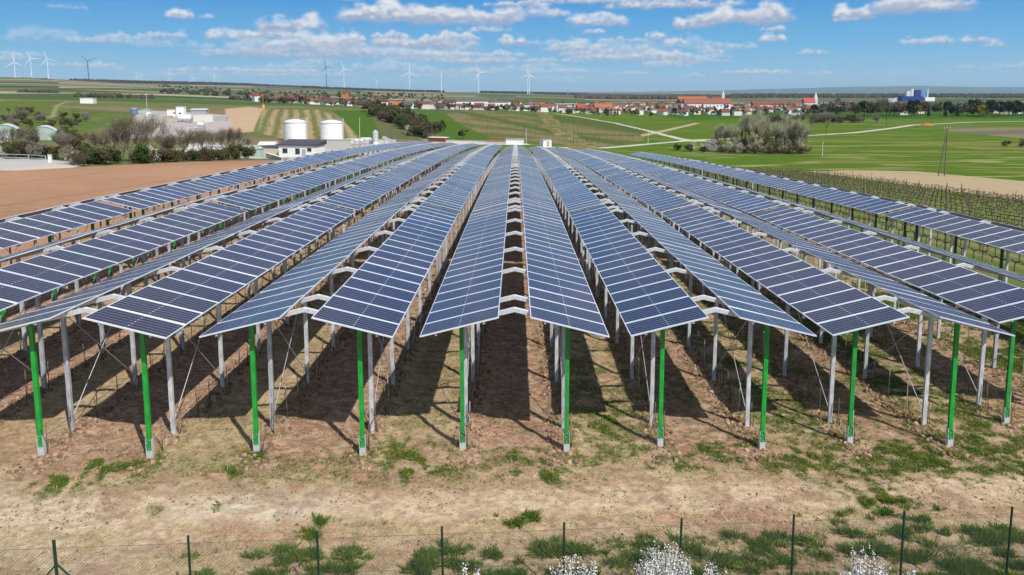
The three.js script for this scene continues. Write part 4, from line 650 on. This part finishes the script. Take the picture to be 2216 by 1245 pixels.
{
  const b = thing('blue_tank', 'upright blue tank at the left of the gas plant', 'tank', [-166, onGround(-166, 309), -309]); mesh('shell', cyl(1.5, 1.5, 2.3, 20), M.blue, b); mesh('lid', new THREE.SphereGeometry(1.5, 20, 5, 0, 6.2832, 0, 1.2).scale(1, .35, 1).translate(0, 2.12, 0), M.grey, b);
  const t = thing('gas_tank', 'lying white gas tank with grey ends on the terrace', 'tank', [-135.5, onGround(-135.5, 291), -291], .1); mesh('shell', new THREE.CylinderGeometry(1.2, 1.2, 5.0, 22).rotateZ(Math.PI / 2).translate(0, 1.9, 0), M.white, t); for (const s of [-1, 1]) { mesh('end', new THREE.SphereGeometry(1.2, 16, 10).scale(.45, 1, 1).translate(s * 2.5, 1.9, 0), M.grey, t); mesh('saddle', box(.4, .9, 1.8, s * 1.5, .45, 0), M.grey, t); }
  [[-138.2, 287, 2.6, 'yellow gas pipe post left of the lying tank'], [-143, 289, 1.6, 'short yellow gas pipe farther left']].forEach(([X, d, h, l]) => { const o = thing('gas_pipe', l, 'pipe', [X, onGround(X, d), -d]); mesh('riser', cyl(.16, .16, h, 8), M.yellow, o); mesh('valve', mergeGeometries([cyl(.3, .3, .12, 10, 0, h * .6, 0), box(1.6, .16, .16, .6, h - .1, 0)]), M.yellow, o); });
  [[-127, 183, 0, 'right of the two pale green round-roofed sheds'], [-137, 183, 1, 'left of the two pale green round-roofed sheds']].forEach(([X, d, i, l]) => { const o = thing('round_roof_shed', l, 'shed', [X + 5, onGround(X + 5, d) - .1, -d], .5, 'pale green sheds'); const s = new THREE.Shape(); s.moveTo(-2.6, 0); s.lineTo(-2.6, 2.2); s.quadraticCurveTo(0, 4.6, 2.6, 2.2); s.lineTo(2.6, 0); mesh('wall', new THREE.ExtrudeGeometry(s, { depth: 6, bevelEnabled: false, curveSegments: 10 }).translate(0, 0, -3), M.paleGreen, o); const r = new THREE.Shape(); r.moveTo(-2.75, 2.2); r.quadraticCurveTo(0, 4.75, 2.75, 2.2); r.lineTo(2.75, 2.32); r.quadraticCurveTo(0, 4.95, -2.75, 2.32); mesh('roof', new THREE.ExtrudeGeometry(r, { depth: 6.3, bevelEnabled: false, curveSegments: 10 }).translate(0, 0.02, -3.15), mat(.52, .60, .56, .7), o); mesh('door', box(1.8, 2, .1, 0, 1, 3.03), M.grey, o); });
}
// the concrete yard's railing and pillar
{
  const o = thing('yard_railing', 'metal railing along the concrete yard at the left edge', 'railing', [-78, onGround(-78, 115), -115], 0), pts = [[-95, 113], [-90, 114], [-85, 115], [-80, 115.6], [-76.5, 114.6]].map(([x, d]) => V(x + 78, onGround(x, d) - o.position.y, -d + 115));
  pts.forEach((p) => { mesh('post', cyl(.05, .05, 1.1, 6, p.x, p.y, p.z), M.zincDull, o); }); for (const h of [.55, 1.05]) for (let i = 0; i < pts.length - 1; i++) mesh('rail', rodGeo(pts[i].clone().add(V(0, h, 0)), pts[i + 1].clone().add(V(0, h, 0)), .04, 5), M.zincDull, o);
  const p = thing('gate_pillar', 'white gate pillar at the end of the railing', 'pillar', [-75.4, onGround(-75.4, 114), -114]); mesh('shaft', box(.42, 1.25, .42, 0, .6, 0), M.white, p); mesh('cap', box(.52, .1, .52, 0, 1.28, 0), M.offWhite, p);
}
// masts, poles
function mast(X, d, h, m, label, extra) { const o = thing('mast', label, 'mast', [X, onGround(X, d), -d]); mesh('pole', cyl(.11, .06, h, 6), m, o); mesh('head', extra || box(.5, .12, .2, .15, h, 0), m, o); return o; }
mast(-59, 268, 7.4, M.offWhite, 'thin pale mast right of the tanks'); mast(-164, 316, 8.6, M.offWhite, 'thin pale mast above the gas plant'); mast(4, 270, 5.8, M.offWhite, 'thin mast beside the flat white building'); mast(22.5, 275, 9.6, M.roofDark, 'dark wooden pole beyond the first right row'); mast(56, 300, 5.5, M.offWhite, 'thin pale pole beside the field road'); mast(-137, 386, 8, M.yellow, 'yellow marker mast on the hilltop left', box(1.2, 2.4, .3, .2, 1.2, 0)); mast(103, 238, 4.5, M.offWhite, 'thin pole right of the meadow thicket');
{
  const X = 105, d = 174.5, o = thing('power_pole', 'wooden twin-leg power pole in the right meadow', 'power pole', [X, onGround(X, d), -d]), H = 11.6;
  mesh('leg', rodGeo(V(.9, -.2, 0), V(.8, H, 0), .15, 8), M.barkPale, o); mesh('leg', rodGeo(V(-.75, -.2, .2), V(.55, H * .86, 0), .14, 8), M.barkPale, o); mesh('crossbar', box(2.2, .2, .2, .35, H * .53, 0), M.barkPale, o); mesh('top_arm', box(1.7, .16, .16, .75, H, 0), M.wood, o); for (const x of [0, .75, 1.5]) mesh('insulator', cyl(.06, .08, .35, 7, x, H + .08, 0), M.offWhite, o);
}
// vineyard right of the last row: posts, each row a thing
{
  const R = rng(808), pg = box(.07, 1.9, .07, 0, .95, 0);
  for (let r = 0; r < 19; r++) {
    const X0 = 34.5 + r * 2.7, o = thing('vineyard_row', `open vineyard row, ${['first', 'second', 'third', 'fourth', 'fifth', 'sixth', 'seventh', 'eighth', 'ninth', 'tenth', 'eleventh', 'twelfth', 'thirteenth', 'fourteenth', 'fifteenth', 'sixteenth', 'seventeenth', 'eighteenth', 'nineteenth'][r]} beyond the rightmost canopy row`, 'vineyard row', [X0, onGround(X0, 60), -60], 0, 'open vineyard rows on the right'), vines = []; let n = 0;
    for (let d = 42; d < 186; d += 4.6) {
      const X = X0 + (d - 60) * .02; if (!inPoly(VINER, X, d)) continue; const y = onGround(X, d) - o.position.y; { const m = mesh('post', pg, R() < .8 ? M.stake : M.barkPale, o); m.position.set(X - X0, y - .1, 60 - d); m.scale.y = R() < .3 ? .95 : .55 + R() * .3; m.rotation.z = (R() - .5) * .1; }
      for (let k = 0; k < 4; k++) { const dd = d + k * 1.15 + R() * .3, yy = onGround(X, dd) - o.position.y, h = .55 + R() * .25, a = V(X - X0 + (R() - .5) * .2, yy - .05, 60 - dd), b = V(a.x + (R() - .5) * .15, yy + h, a.z); vines.push(rodGeo(a, b, .04, 4), rodGeo(b, V(b.x + (R() - .5) * .2, b.y + .12, b.z + .4), .05, 4), rodGeo(b, V(b.x, b.y + .1, b.z - .4), .05, 4)); }
    }
    mesh('vine_stocks', mergeGeometries(vines), M.bark, o).userData.kind = 'stuff';
  }
  const sticks = [], S = rng(99);                             // far vineyards: too many posts to tell apart
  for (let i = 0; i < 1100; i++) { const X = -60 + S() * 140, d = 275 + S() * 340; if (!inPoly(VINEC, X, d)) continue; const l = Math.hypot(67, 208), ac = (X * -208 - d * 67) / l / 3.4, sn = (Math.floor(ac) + .5 - ac) * 3.4, XX = X + sn * -208 / l, dd = d + sn * -67 / l; const h = 1.1 + S() * .8; sticks.push([XX, onGround(XX, dd), -dd, S() * 3, 1, h, .13, .12, .07, 0]); }
  for (let i = 0; i < 500; i++) { const X = -145 + S() * 95, d = 245 + S() * 150; if (!inPoly(VINEL, X, d)) continue; sticks.push([X, onGround(X, d), -d, S() * 3, 1, 1 + S() * .6, .15, .13, .08, 0]); }
  scatter('far_vines', 'vine posts of the vineyards on the far slope', 'vines', box(.09, 1, .09, 0, .5, 0), mat(1, 1, 1, .95), sticks);
  const f = thing('field_fence', 'line of small posts between the ploughed field and the leftmost canopy row', 'fence', [-28.6, surfaceY(-28.6, 30), -30]); for (let d = 26; d < 120; d += 4.4) { const m = mesh('post', pg, M.fence, f); m.position.set(0, onGround(-28.6, d) - f.position.y - .1, 30 - d); }
}
// ---------- the town, the blue plant, turbines, pylons, far woods and hills ----------
const roofs = [mat(.22, .085, .06, .85), mat(.27, .11, .075, .85), mat(.16, .075, .06, .85), mat(.16, .12, .10, .85), mat(.13, .12, .12, .85), mat(.36, .14, .075, .85)], roofWord = ['red', 'orange red', 'dark red', 'brown', 'grey', 'orange'];
const walls = [mat(.74, .72, .68, .8), mat(.68, .62, .50, .8), mat(.60, .56, .50, .8), mat(.70, .66, .62, .8)], wallWord = ['white', 'cream', 'grey', 'pale'];
const wallUnit = box(1, 1, 1, 0, .5, 0), roofUnit = (() => { const s = new THREE.Shape(); s.moveTo(-.56, 0); s.lineTo(.56, 0); s.lineTo(0, 1); return new THREE.ExtrudeGeometry(s, { depth: 1.08, bevelEnabled: false }).translate(0, .004, -.54); })();
function house(X, d, w, h, l, rise, turn, wi, ri, label, group, name = 'house') {
  const o = thing(name, label, 'house', [X, onGround(X, d) - .3, -d], turn, group), a = mesh('wall', wallUnit, walls[wi], o), b = mesh('roof', roofUnit, roofs[ri], o); a.scale.set(w, h, l); b.scale.set(w, rise, l); b.position.y = h; return o;
}
{
  const R = rng(2024), placed = [];
  const free = (X, d, r) => placed.every(([x, y, q]) => Math.hypot(X - x, (d - y) * .5) > (r + q) * .5);
  // landmarks first
  const mark = (name, label, X, d, w, h, l, rise, turn, wm, rm, cat = 'building') => { const o = thing(name, label, cat, [X, onGround(X, d) - .3, -d], turn), a = mesh('wall', wallUnit, wm, o), b = mesh('roof', roofUnit, rm, o); a.scale.set(l, h, w); b.scale.set(w, rise, l); b.rotation.y = Math.PI / 2; b.position.y = h; const n = Math.floor(l / 5); for (let i = 0; i < n; i++) mesh('window', box(1.6, 1.9, .12, (i + .5) * l / n - l / 2, h * .6, w / 2 + .05), M.glass, o); placed.push([X, d, l]); return o; };
  mark('school', 'long white school with a wide orange red roof', 270, 1010, 18, 9, 62, 7, .02, M.white, roofs[1]); mark('school_wing', 'red roofed wing at the left end of the long school', 246, 1040, 14, 9, 20, 6, .4, walls[1], roofs[0]); mark('rear_school', 'orange roofed block behind the long school', 276, 1120, 14, 14, 42, 4, 0, walls[1], roofs[5]);
  mark('yellow_hall', 'long cream building with red roof right of the school', 365, 1030, 12, 7, 46, 5, 0, walls[1], roofs[0]); mark('apartment_block', 'long white apartment block left of the town centre', -60, 990, 12, 10, 44, 2, .02, M.white, roofs[4]); mark('apartment_block', 'shorter white apartment block right of the long one', -25, 1000, 12, 9, 26, 2, .02, M.white, roofs[4]);
  mark('farm_hall', 'long red roofed farm building at the left of the town', -150, 800, 14, 4, 30, 4, .05, walls[1], roofs[1]); mark('farm_hall', 'second red roofed farm building beside the copse', -122, 770, 12, 4, 26, 4, -.1, walls[0], roofs[5]); mark('warehouse', 'flat white modern building with grey roof in town', 62, 880, 20, 9, 26, 1, .1, M.white, M.grey); mark('warehouse', 'low white hall left of the modern building', 22, 840, 14, 5, 28, 2, .1, M.white, M.zincDull); mark('orange_house', 'wide house with bright orange roof', 104, 850, 13, 6, 20, 5, .05, walls[1], roofs[5]); mark('red_house', 'house with bright red roof left of the orange one', 78, 860, 10, 5, 10, 5, .05, walls[1], mat(.42, .06, .05, .8)); mark('long_roof', 'long pale halls right of the church', 500, 1120, 14, 6, 40, 2, 0, M.white, M.zincDull);
  const tower = (X, d, w, h, spire, wm, rm, label, body) => { const o = thing('church', label, 'church', [X, onGround(X, d) - .3, -d]); mesh('tower', box(w, h, w, 0, h / 2, 0), wm, o); mesh('spire', cyl(w * .62, .1, spire, 8, 0, h, 0), rm, o); const [bl, bh, br, bm] = body; const a = mesh('wall', wallUnit, wm, o), b = mesh('roof', roofUnit, bm, o); a.scale.set(bl, bh, 11); a.position.x = -bl / 2 - w / 2; b.scale.set(11, br, bl); b.rotation.y = Math.PI / 2; b.position.set(-bl / 2 - w / 2, bh, 0); placed.push([X, d, 30]); };
  tower(455, 1085, 5, 15, 10, M.offWhite, M.offWhite, 'church with a white pointed tower and red nave', [16, 9, 7, mat(.42, .07, .06, .8)]); tower(316, 1090, 4, 20, 8, M.offWhite, M.zincDull, 'church with a slim grey topped tower behind the school', [14, 9, 9, roofs[0]]);
  { const o = thing('clock_tower', 'orange brick tower at the left of the town', 'tower', [-215, onGround(-215, 900) - .3, -900]); mesh('shaft', box(8, 15, 8, 0, 7.5, 0), mat(.42, .17, .06, .8), o); mesh('roof', cyl(5.6, .6, 4, 4, 0, 15, 0), roofs[2], o); }
  for (let i = 0; i < 900 && placed.length < 250; i++) {
    const u = -.37 + R() * .94, d = u < -.12 ? 640 + R() * 330 : 745 + Math.pow(R(), 1.3) * 620, X = u * d, w = 5.6 + R() * 2.6, l = 6.5 + R() * 5;
    if (u > .42 && u < .53 && d < 1000) continue; if (u > .53 && R() < .4) continue; if (u < -.3 && R() < .5) continue;
    if (!free(X, d, Math.max(w, l) * 1.5)) continue; placed.push([X, d, Math.max(w, l) * 1.5]);
    const wi = R() < .5 ? 0 : 1 + Math.floor(R() * 3), r = R(), ri = r < .28 ? 0 : r < .5 ? 1 : r < .68 ? 2 : r < .82 ? 3 : r < .93 ? 4 : 5, where = u < -.12 ? "the far town's left" : u < .2 ? "the far town's middle" : "the far town's right", lab = `${wallWord[wi]} house with ${roofWord[ri]} roof in ${where}`;
    house(X, d, w, 3 + R() * 2.6, l, 2.2 + R() * 1.7, R() * 3.14, wi, ri, lab, lab.replace('house', 'houses'));
  }
  // small houses right of the trees
  for (let i = 0; i < 16; i++) { const d = 740 + R() * 160, X = (.66 + R() * .1) * d, ri = i % 3; house(X, d, 9, 4.5, 11, 3.6, R() * 3, i % 2, ri, `${wallWord[i % 2]} house with ${roofWord[ri]} roof at the right edge of the town`, `${wallWord[i % 2]} ${roofWord[ri]} houses at the right edge`); }
  // trees of the town
  const tk = ['round_leafDark', 'round_olive', 'round_brown', 'round_maroon', 'round_brown', 'round_twigGrey', 'round_brown', 'round_twigGrey'], word = { round_leafDark: 'dark green', round_olive: 'olive', round_brown: 'brown leafless', round_maroon: 'reddish brown', round_twigGrey: 'grey leafless', round_yellow: 'yellow flowering', round_leafLight: 'light green' };
  for (let i = 0; i < 290; i++) { const u = -.38 + R() * .95, d = u < -.12 ? 610 + R() * 360 : 725 + Math.pow(R(), 1.4) * 560, X = u * d, k = tk[Math.floor(R() * tk.length)], s = .5 + R() * .55; plant(R() < .1 ? 'conifer0' : k + Math.floor(R() * 2), 'town_tree', `${word[k]} tree among the houses of the far town`, 'tree', X, d, s, `${word[k]} trees of the town`); }
  for (let i = 0; i < 110; i++) { const X = 315 + R() * 250, d = 690 + R() * 75, k = ['round_leafDark', 'round_brown', 'round_maroon', 'round_olive', 'round_twigGrey', 'round_leafDark'][Math.floor(R() * 6)], s = 1.05 + R() * .85; plant(k + Math.floor(R() * 2), 'belt_tree', `${word[k]} tree of the wooded belt beyond the right fields`, 'tree', X, d, s, `${word[k]} trees of the wooded belt`); }
  plant('round_yellow0', 'willow', 'yellow willow left in the wooded belt', 'tree', 387, 690, 1.3); plant('round_yellow1', 'willow', 'yellow willow right in the wooded belt', 'tree', 450, 690, 1.35); for (const [X, d, s, l] of [[402, 695, 1.3, 'dark conifer right of the left yellow willow'], [428, 692, 1.6, 'broad dark conifer between the yellow willows'], [419, 696, 1.4, 'middle dark conifer of the wooded belt']]) plant('conifer0', 'conifer', l, 'tree', X, d, s);
  for (let i = 0; i < 170; i++) { const u = -.1 + R() * .56, d = 715 + R() * 160, X = u * d, k = ['round_brown', 'round_twigGrey', 'round_olive', 'round_maroon'][i % 4]; plant(k + i % 2, 'garden_tree', `${word[k]} tree in the gardens before the town`, 'tree', X, d, .35 + R() * .4, `${word[k]} garden trees before the town`); }
  for (let i = 0; i < 60; i++) { const u = -.36 + R() * .6, d = u < -.1 ? 560 + R() * 60 : 690 + R() * 40, X = u * d; plant(['dullShrub0', 'dullShrub2', 'shrub1'][i % 3], 'garden_bush', 'brown bush along the near edge of the town', 'bush', X, d, 1.6 + R(), 'garden bushes at the edge of the town'); }
}
// blue plant
{
  const X = 1085, d = 1950, o = thing('blue_plant', 'large dark blue industrial plant with white towers', 'plant', [X, onGround(X, d) - .5, -d]), bl = mat(.012, .035, .20, .6), lb = mat(.10, .22, .45, .6);
  mesh('base_hall', box(56, 14, 30, -12, 7, 0), bl, o); mesh('main_hall', box(20, 31, 24, 4, 15.5, -4), bl, o); mesh('side_hall', box(16, 28, 22, 22.5, 14, -6), lb, o); mesh('white_tower', box(10, 28, 10, -20, 14, 4), M.offWhite, o); mesh('white_tower', box(9, 33, 10, -8, 16.5, 3), M.offWhite, o); mesh('low_hall', box(26, 11, 20, 36, 5.5, 4), M.white, o); mesh('chimney', cyl(1.6, 1.3, 34, 10, 40, 0, -6), M.white, o);
  const s = thing('grey_silos', 'grey silo hall left of the blue plant', 'silo', [745, onGround(745, 1420) - .3, -1420]); mesh('hall', box(16, 12, 12, 0, 6, 0), M.zincDull, s); mesh('tower', box(6, 14, 8, 7, 7, 1), M.grey, s);
  solo('tarpaulin_heap', 'orange covered heap beside the field road', 'heap', new THREE.SphereGeometry(3.2, 14, 7, 0, 6.2832, 0, 1.57).scale(1.3, .55, .8), mat(.50, .12, .05, .8), [292, onGround(292, 506) - .1, -506]);
}
// wind turbines
{
  const blade = (() => { const s = new THREE.Shape(); s.moveTo(-1.3, 0); s.lineTo(-1.8, 9); s.lineTo(-.35, 50); s.lineTo(.25, 50); s.lineTo(1.3, 9); s.lineTo(1.1, 0); return new THREE.ExtrudeGeometry(s, { depth: .7, bevelEnabled: false }).translate(0, 0, 2.6); })(), tw = cyl(2.3, 1.2, 1, 12), nac = mergeGeometries([box(3.6, 3.8, 10, 0, 0, -2), cyl(1.7, .4, 2.4, 10).rotateX(Math.PI / 2).translate(0, 0, 2.8)]), wm = mat(.72, .73, .75, .7), dk = mat(.10, .13, .17, .7);
  // X, d, hub height, rotor angle, turn, dark, label
  const list = [[-2560, 3650, 100, 0.05, .5, 0, 'leftmost white wind turbine on the hill'], [-2475, 3650, 122, .45, .3, 0, 'second wind turbine from the left on the hill'], [-2390, 3650, 118, .25, .25, 0, 'third wind turbine from the left on the hill'], [-2130, 3560, 108, .9, .9, 1, 'dark wind turbine at the edge of the hill wood'],
    [-3150, 5950, 112, .3, .3, 0, 'left of the small pair of turbines behind the hill'], [-3090, 5900, 118, .6, .2, 0, 'right of the small pair of turbines behind the hill'], [-2880, 5950, 126, .1, .4, 0, 'small turbine right of the pair behind the hill'], [-2780, 6150, 96, .5, .2, 0, 'smaller turbine in the gap behind the hill'], [-2530, 6000, 112, 0, .3, 0, 'rightmost small turbine behind the hill wood'],
    [-1020, 3850, 118, .35, .7, 1, 'dark tall wind turbine left of the town'], [-930, 3870, 112, .35, .5, 0, 'white wind turbine right of the dark one'], [-565, 3800, 105, 0, .4, 0, 'white turbine above the red farm roofs'], [-400, 3850, 100, .02, 1.5, 0, 'turbine seen edge on above the town'], [-197, 3800, 112, .55, .6, 0, 'white turbine left of the town centre'], [66, 3950, 112, .02, .2, 0, 'left of the two turbines standing close together'], [79, 4150, 112, .3, .9, 0, 'right of the two turbines standing close together'], [-1010, 6800, 110, .2, .3, 0, 'tiny turbine between the dark and the white one'], [-1320, 6800, 100, .7, .3, 0, 'tiny turbine left of the dark one']];
  for (const [X, d, hub, rot, turn, dark, label] of list) {
    const o = thing('wind_turbine', label, 'wind turbine', [X, onGround(X, d) - 2, -d], 0, 'wind turbines on the horizon'), m = dark ? dk : wm; const t = mesh('tower', tw, m, o); t.scale.y = hub; const n = mesh('nacelle', nac, m, o); n.position.y = hub; n.rotation.y = turn; for (let i = 0; i < 3; i++) { const b = mesh('blade', blade, m, n); b.rotation.z = rot + i * 2.0944; }
  }
  const py = (() => { const g = []; for (const [x, z] of [[-1, -1], [1, -1], [1, 1], [-1, 1]]) g.push(rodGeo(V(x * 3.6, 0, z * 3.6), V(x * .6, 44, z * .6), .28, 4)); for (let y = 4; y < 42; y += 7) { const a = 3.6 - 3 * y / 44, b = 3.6 - 3 * (y + 7) / 44; for (const z of [-1, 1]) g.push(rodGeo(V(-a, y, z * a), V(b, y + 7, z * b), .16, 3), rodGeo(V(a, y, z * a), V(-b, y + 7, z * b), .16, 3)); } return mergeGeometries(g); })(), arms = mergeGeometries([box(18, .6, .6, 0, 30, 0), box(13, .6, .6, 0, 37, 0), box(8, .6, .6, 0, 43, 0)]);
  const px = [[100, 4200], [320, 4400], [640, 4600], [950, 4700], [1180, 4600], [1640, 4500], [1990, 4700], [2240, 4550], [2560, 4500], [2900, 4400]];
  px.forEach(([X, d], i) => { const o = thing('pylon', `${['first', 'second', 'third', 'fourth', 'fifth', 'sixth', 'seventh', 'eighth', 'ninth', 'tenth'][i]} lattice power pylon from the left on the right horizon`, 'pylon', [X, onGround(X, d) - 1, -d], .4, 'pylons on the horizon'); mesh('lattice', py, M.zincDark, o); mesh('arms', arms, M.zincDark, o); });
  // woods on the hill crest and on the plain: one mass of crowns
  const R = rng(555), crowns = [], cg = new THREE.IcosahedronGeometry(1, 1), cp = cg.attributes.position; for (let i = 0; i < cp.count; i++) { const k = .8 + .45 * hash2(Math.round(cp.getX(i) * 20 + 60), Math.round(cp.getY(i) * 20 + cp.getZ(i) * 33)); cp.setXYZ(i, cp.getX(i) * k, cp.getY(i) * k, cp.getZ(i) * k); } cg.computeVertexNormals();
  const wood = (n, x0, x1, d0, d1, h0, h1, c) => { for (let i = 0; i < n; i++) { const t = R(), X = mix(x0, x1, t), d = mix(d0, d1, t) + (R() - .5) * 160, h = mix(h0, h1, R()), v = .7 + R() * .6; crowns.push([X, onGround(X, d) + h * .4, -d, R() * 6, h * .75, h * .8, c[0] * v, c[1] * v, c[2] * v, 0]); } };
  wood(900, -2020, -1560, 3300, 4250, 7, 12, [.05, .045, .04]); wood(500, -1700, -1250, 3900, 4400, 6, 10, [.045, .045, .04]); wood(60, -2270, -2210, 3350, 3300, 6, 12, [.05, .05, .035]);
  const area = (n, u0, u1, d0, d1, h0, h1, c) => { for (let i = 0; i < n; i++) { const d = mix(d0, d1, R()), X = mix(u0, u1, R()) * d; const h = mix(h0, h1, R()), v = .7 + R() * .6; crowns.push([X, onGround(X, d) + h * .35, -d, R() * 6, h * .8, h * .8, c[0] * v, c[1] * v, c[2] * v, 0]); } };
  area(2600, .085, .27, 2500, 3400, 7, 12, [.085, .065, .055]); area(900, .27, .75, 3000, 3500, 6, 11, [.06, .055, .04]); area(900, .3, .75, 4600, 5400, 7, 13, [.05, .05, .04]); area(500, -.05, .1, 4600, 5200, 7, 12, [.04, .045, .04]); area(500, -.3, -.1, 3700, 4100, 6, 10, [.04, .05, .035]); area(350, .43, .6, 900, 1050, 4, 8, [.07, .06, .045]); area(220, -.5, -.1, 1000, 2600, 3, 6, [.045, .05, .03]);
  for (const [u0, u1, d0] of [[-.62, -.5, 640], [-.4, -.33, 760], [-.7, -.64, 900], [-.3, -.2, 1500]]) area(40, u0, u1, d0, d0 + 25, 1.5, 3.5, [.06, .055, .04]);
  scatter('far_woods', 'far woods and hedges that read as one mass', 'woods', cg, mat(1, 1, 1, 1), crowns);
  // blue hills beyond the plain
  const cols = 160, pos = [], idx = []; const prof = (u) => 210 * sstep(.12, .55, u) * (.72 + .55 * fbm(u * 9 + 3, 1, 4)) * (.75 + .25 * sstep(.95, .62, u)) - 20;
  for (let i = 0; i <= cols; i++) { const u = .05 + .95 * i / cols, d = 23000; for (const [dd, k] of [[0, 0], [1500, .55], [3200, 1], [6000, .6]]) pos.push(u * (d + dd), CH - 38 - 25 + k * (prof(u) + 45) + (k ? (fbm(u * 60, dd, 2) - .5) * 18 : 0), -(d + dd)); if (i) for (let k = 0; k < 3; k++) { const a = (i - 1) * 4 + k, b = i * 4 + k; idx.push(a, b, a + 1, b, b + 1, a + 1); } }
  const g = new THREE.BufferGeometry(); g.setAttribute('position', new THREE.Float32BufferAttribute(pos, 3)); g.setIndex(idx); g.computeVertexNormals(); const hm = mesh('hills', g, two(mat(.05, .07, .045, 1))); hm.userData.kind = 'structure'; scene.add(hm);
}
scene.fog = new THREE.FogExp2(new THREE.Color().setRGB(.55, .78, .96), 3.4e-5);
// look-alikes are told apart by their order from left to right as the camera sees them
{
  const by = {}; for (const o of scene.children) if (o.userData.label && !o.userData.kind) (by[o.userData.label] ??= []).push(o);
  const nth = (n) => n + (n % 100 > 10 && n % 100 < 14 ? 'th' : ['th', 'st', 'nd', 'rd'][n % 10] || 'th');
  for (const l in by) if (by[l].length > 1) by[l].sort((a, b) => a.position.x / -a.position.z - b.position.x / -b.position.z).forEach((o, i) => { o.userData.label = `${nth(i + 1)} from left, ${l}`; });
}
renderer.render(scene, camera);
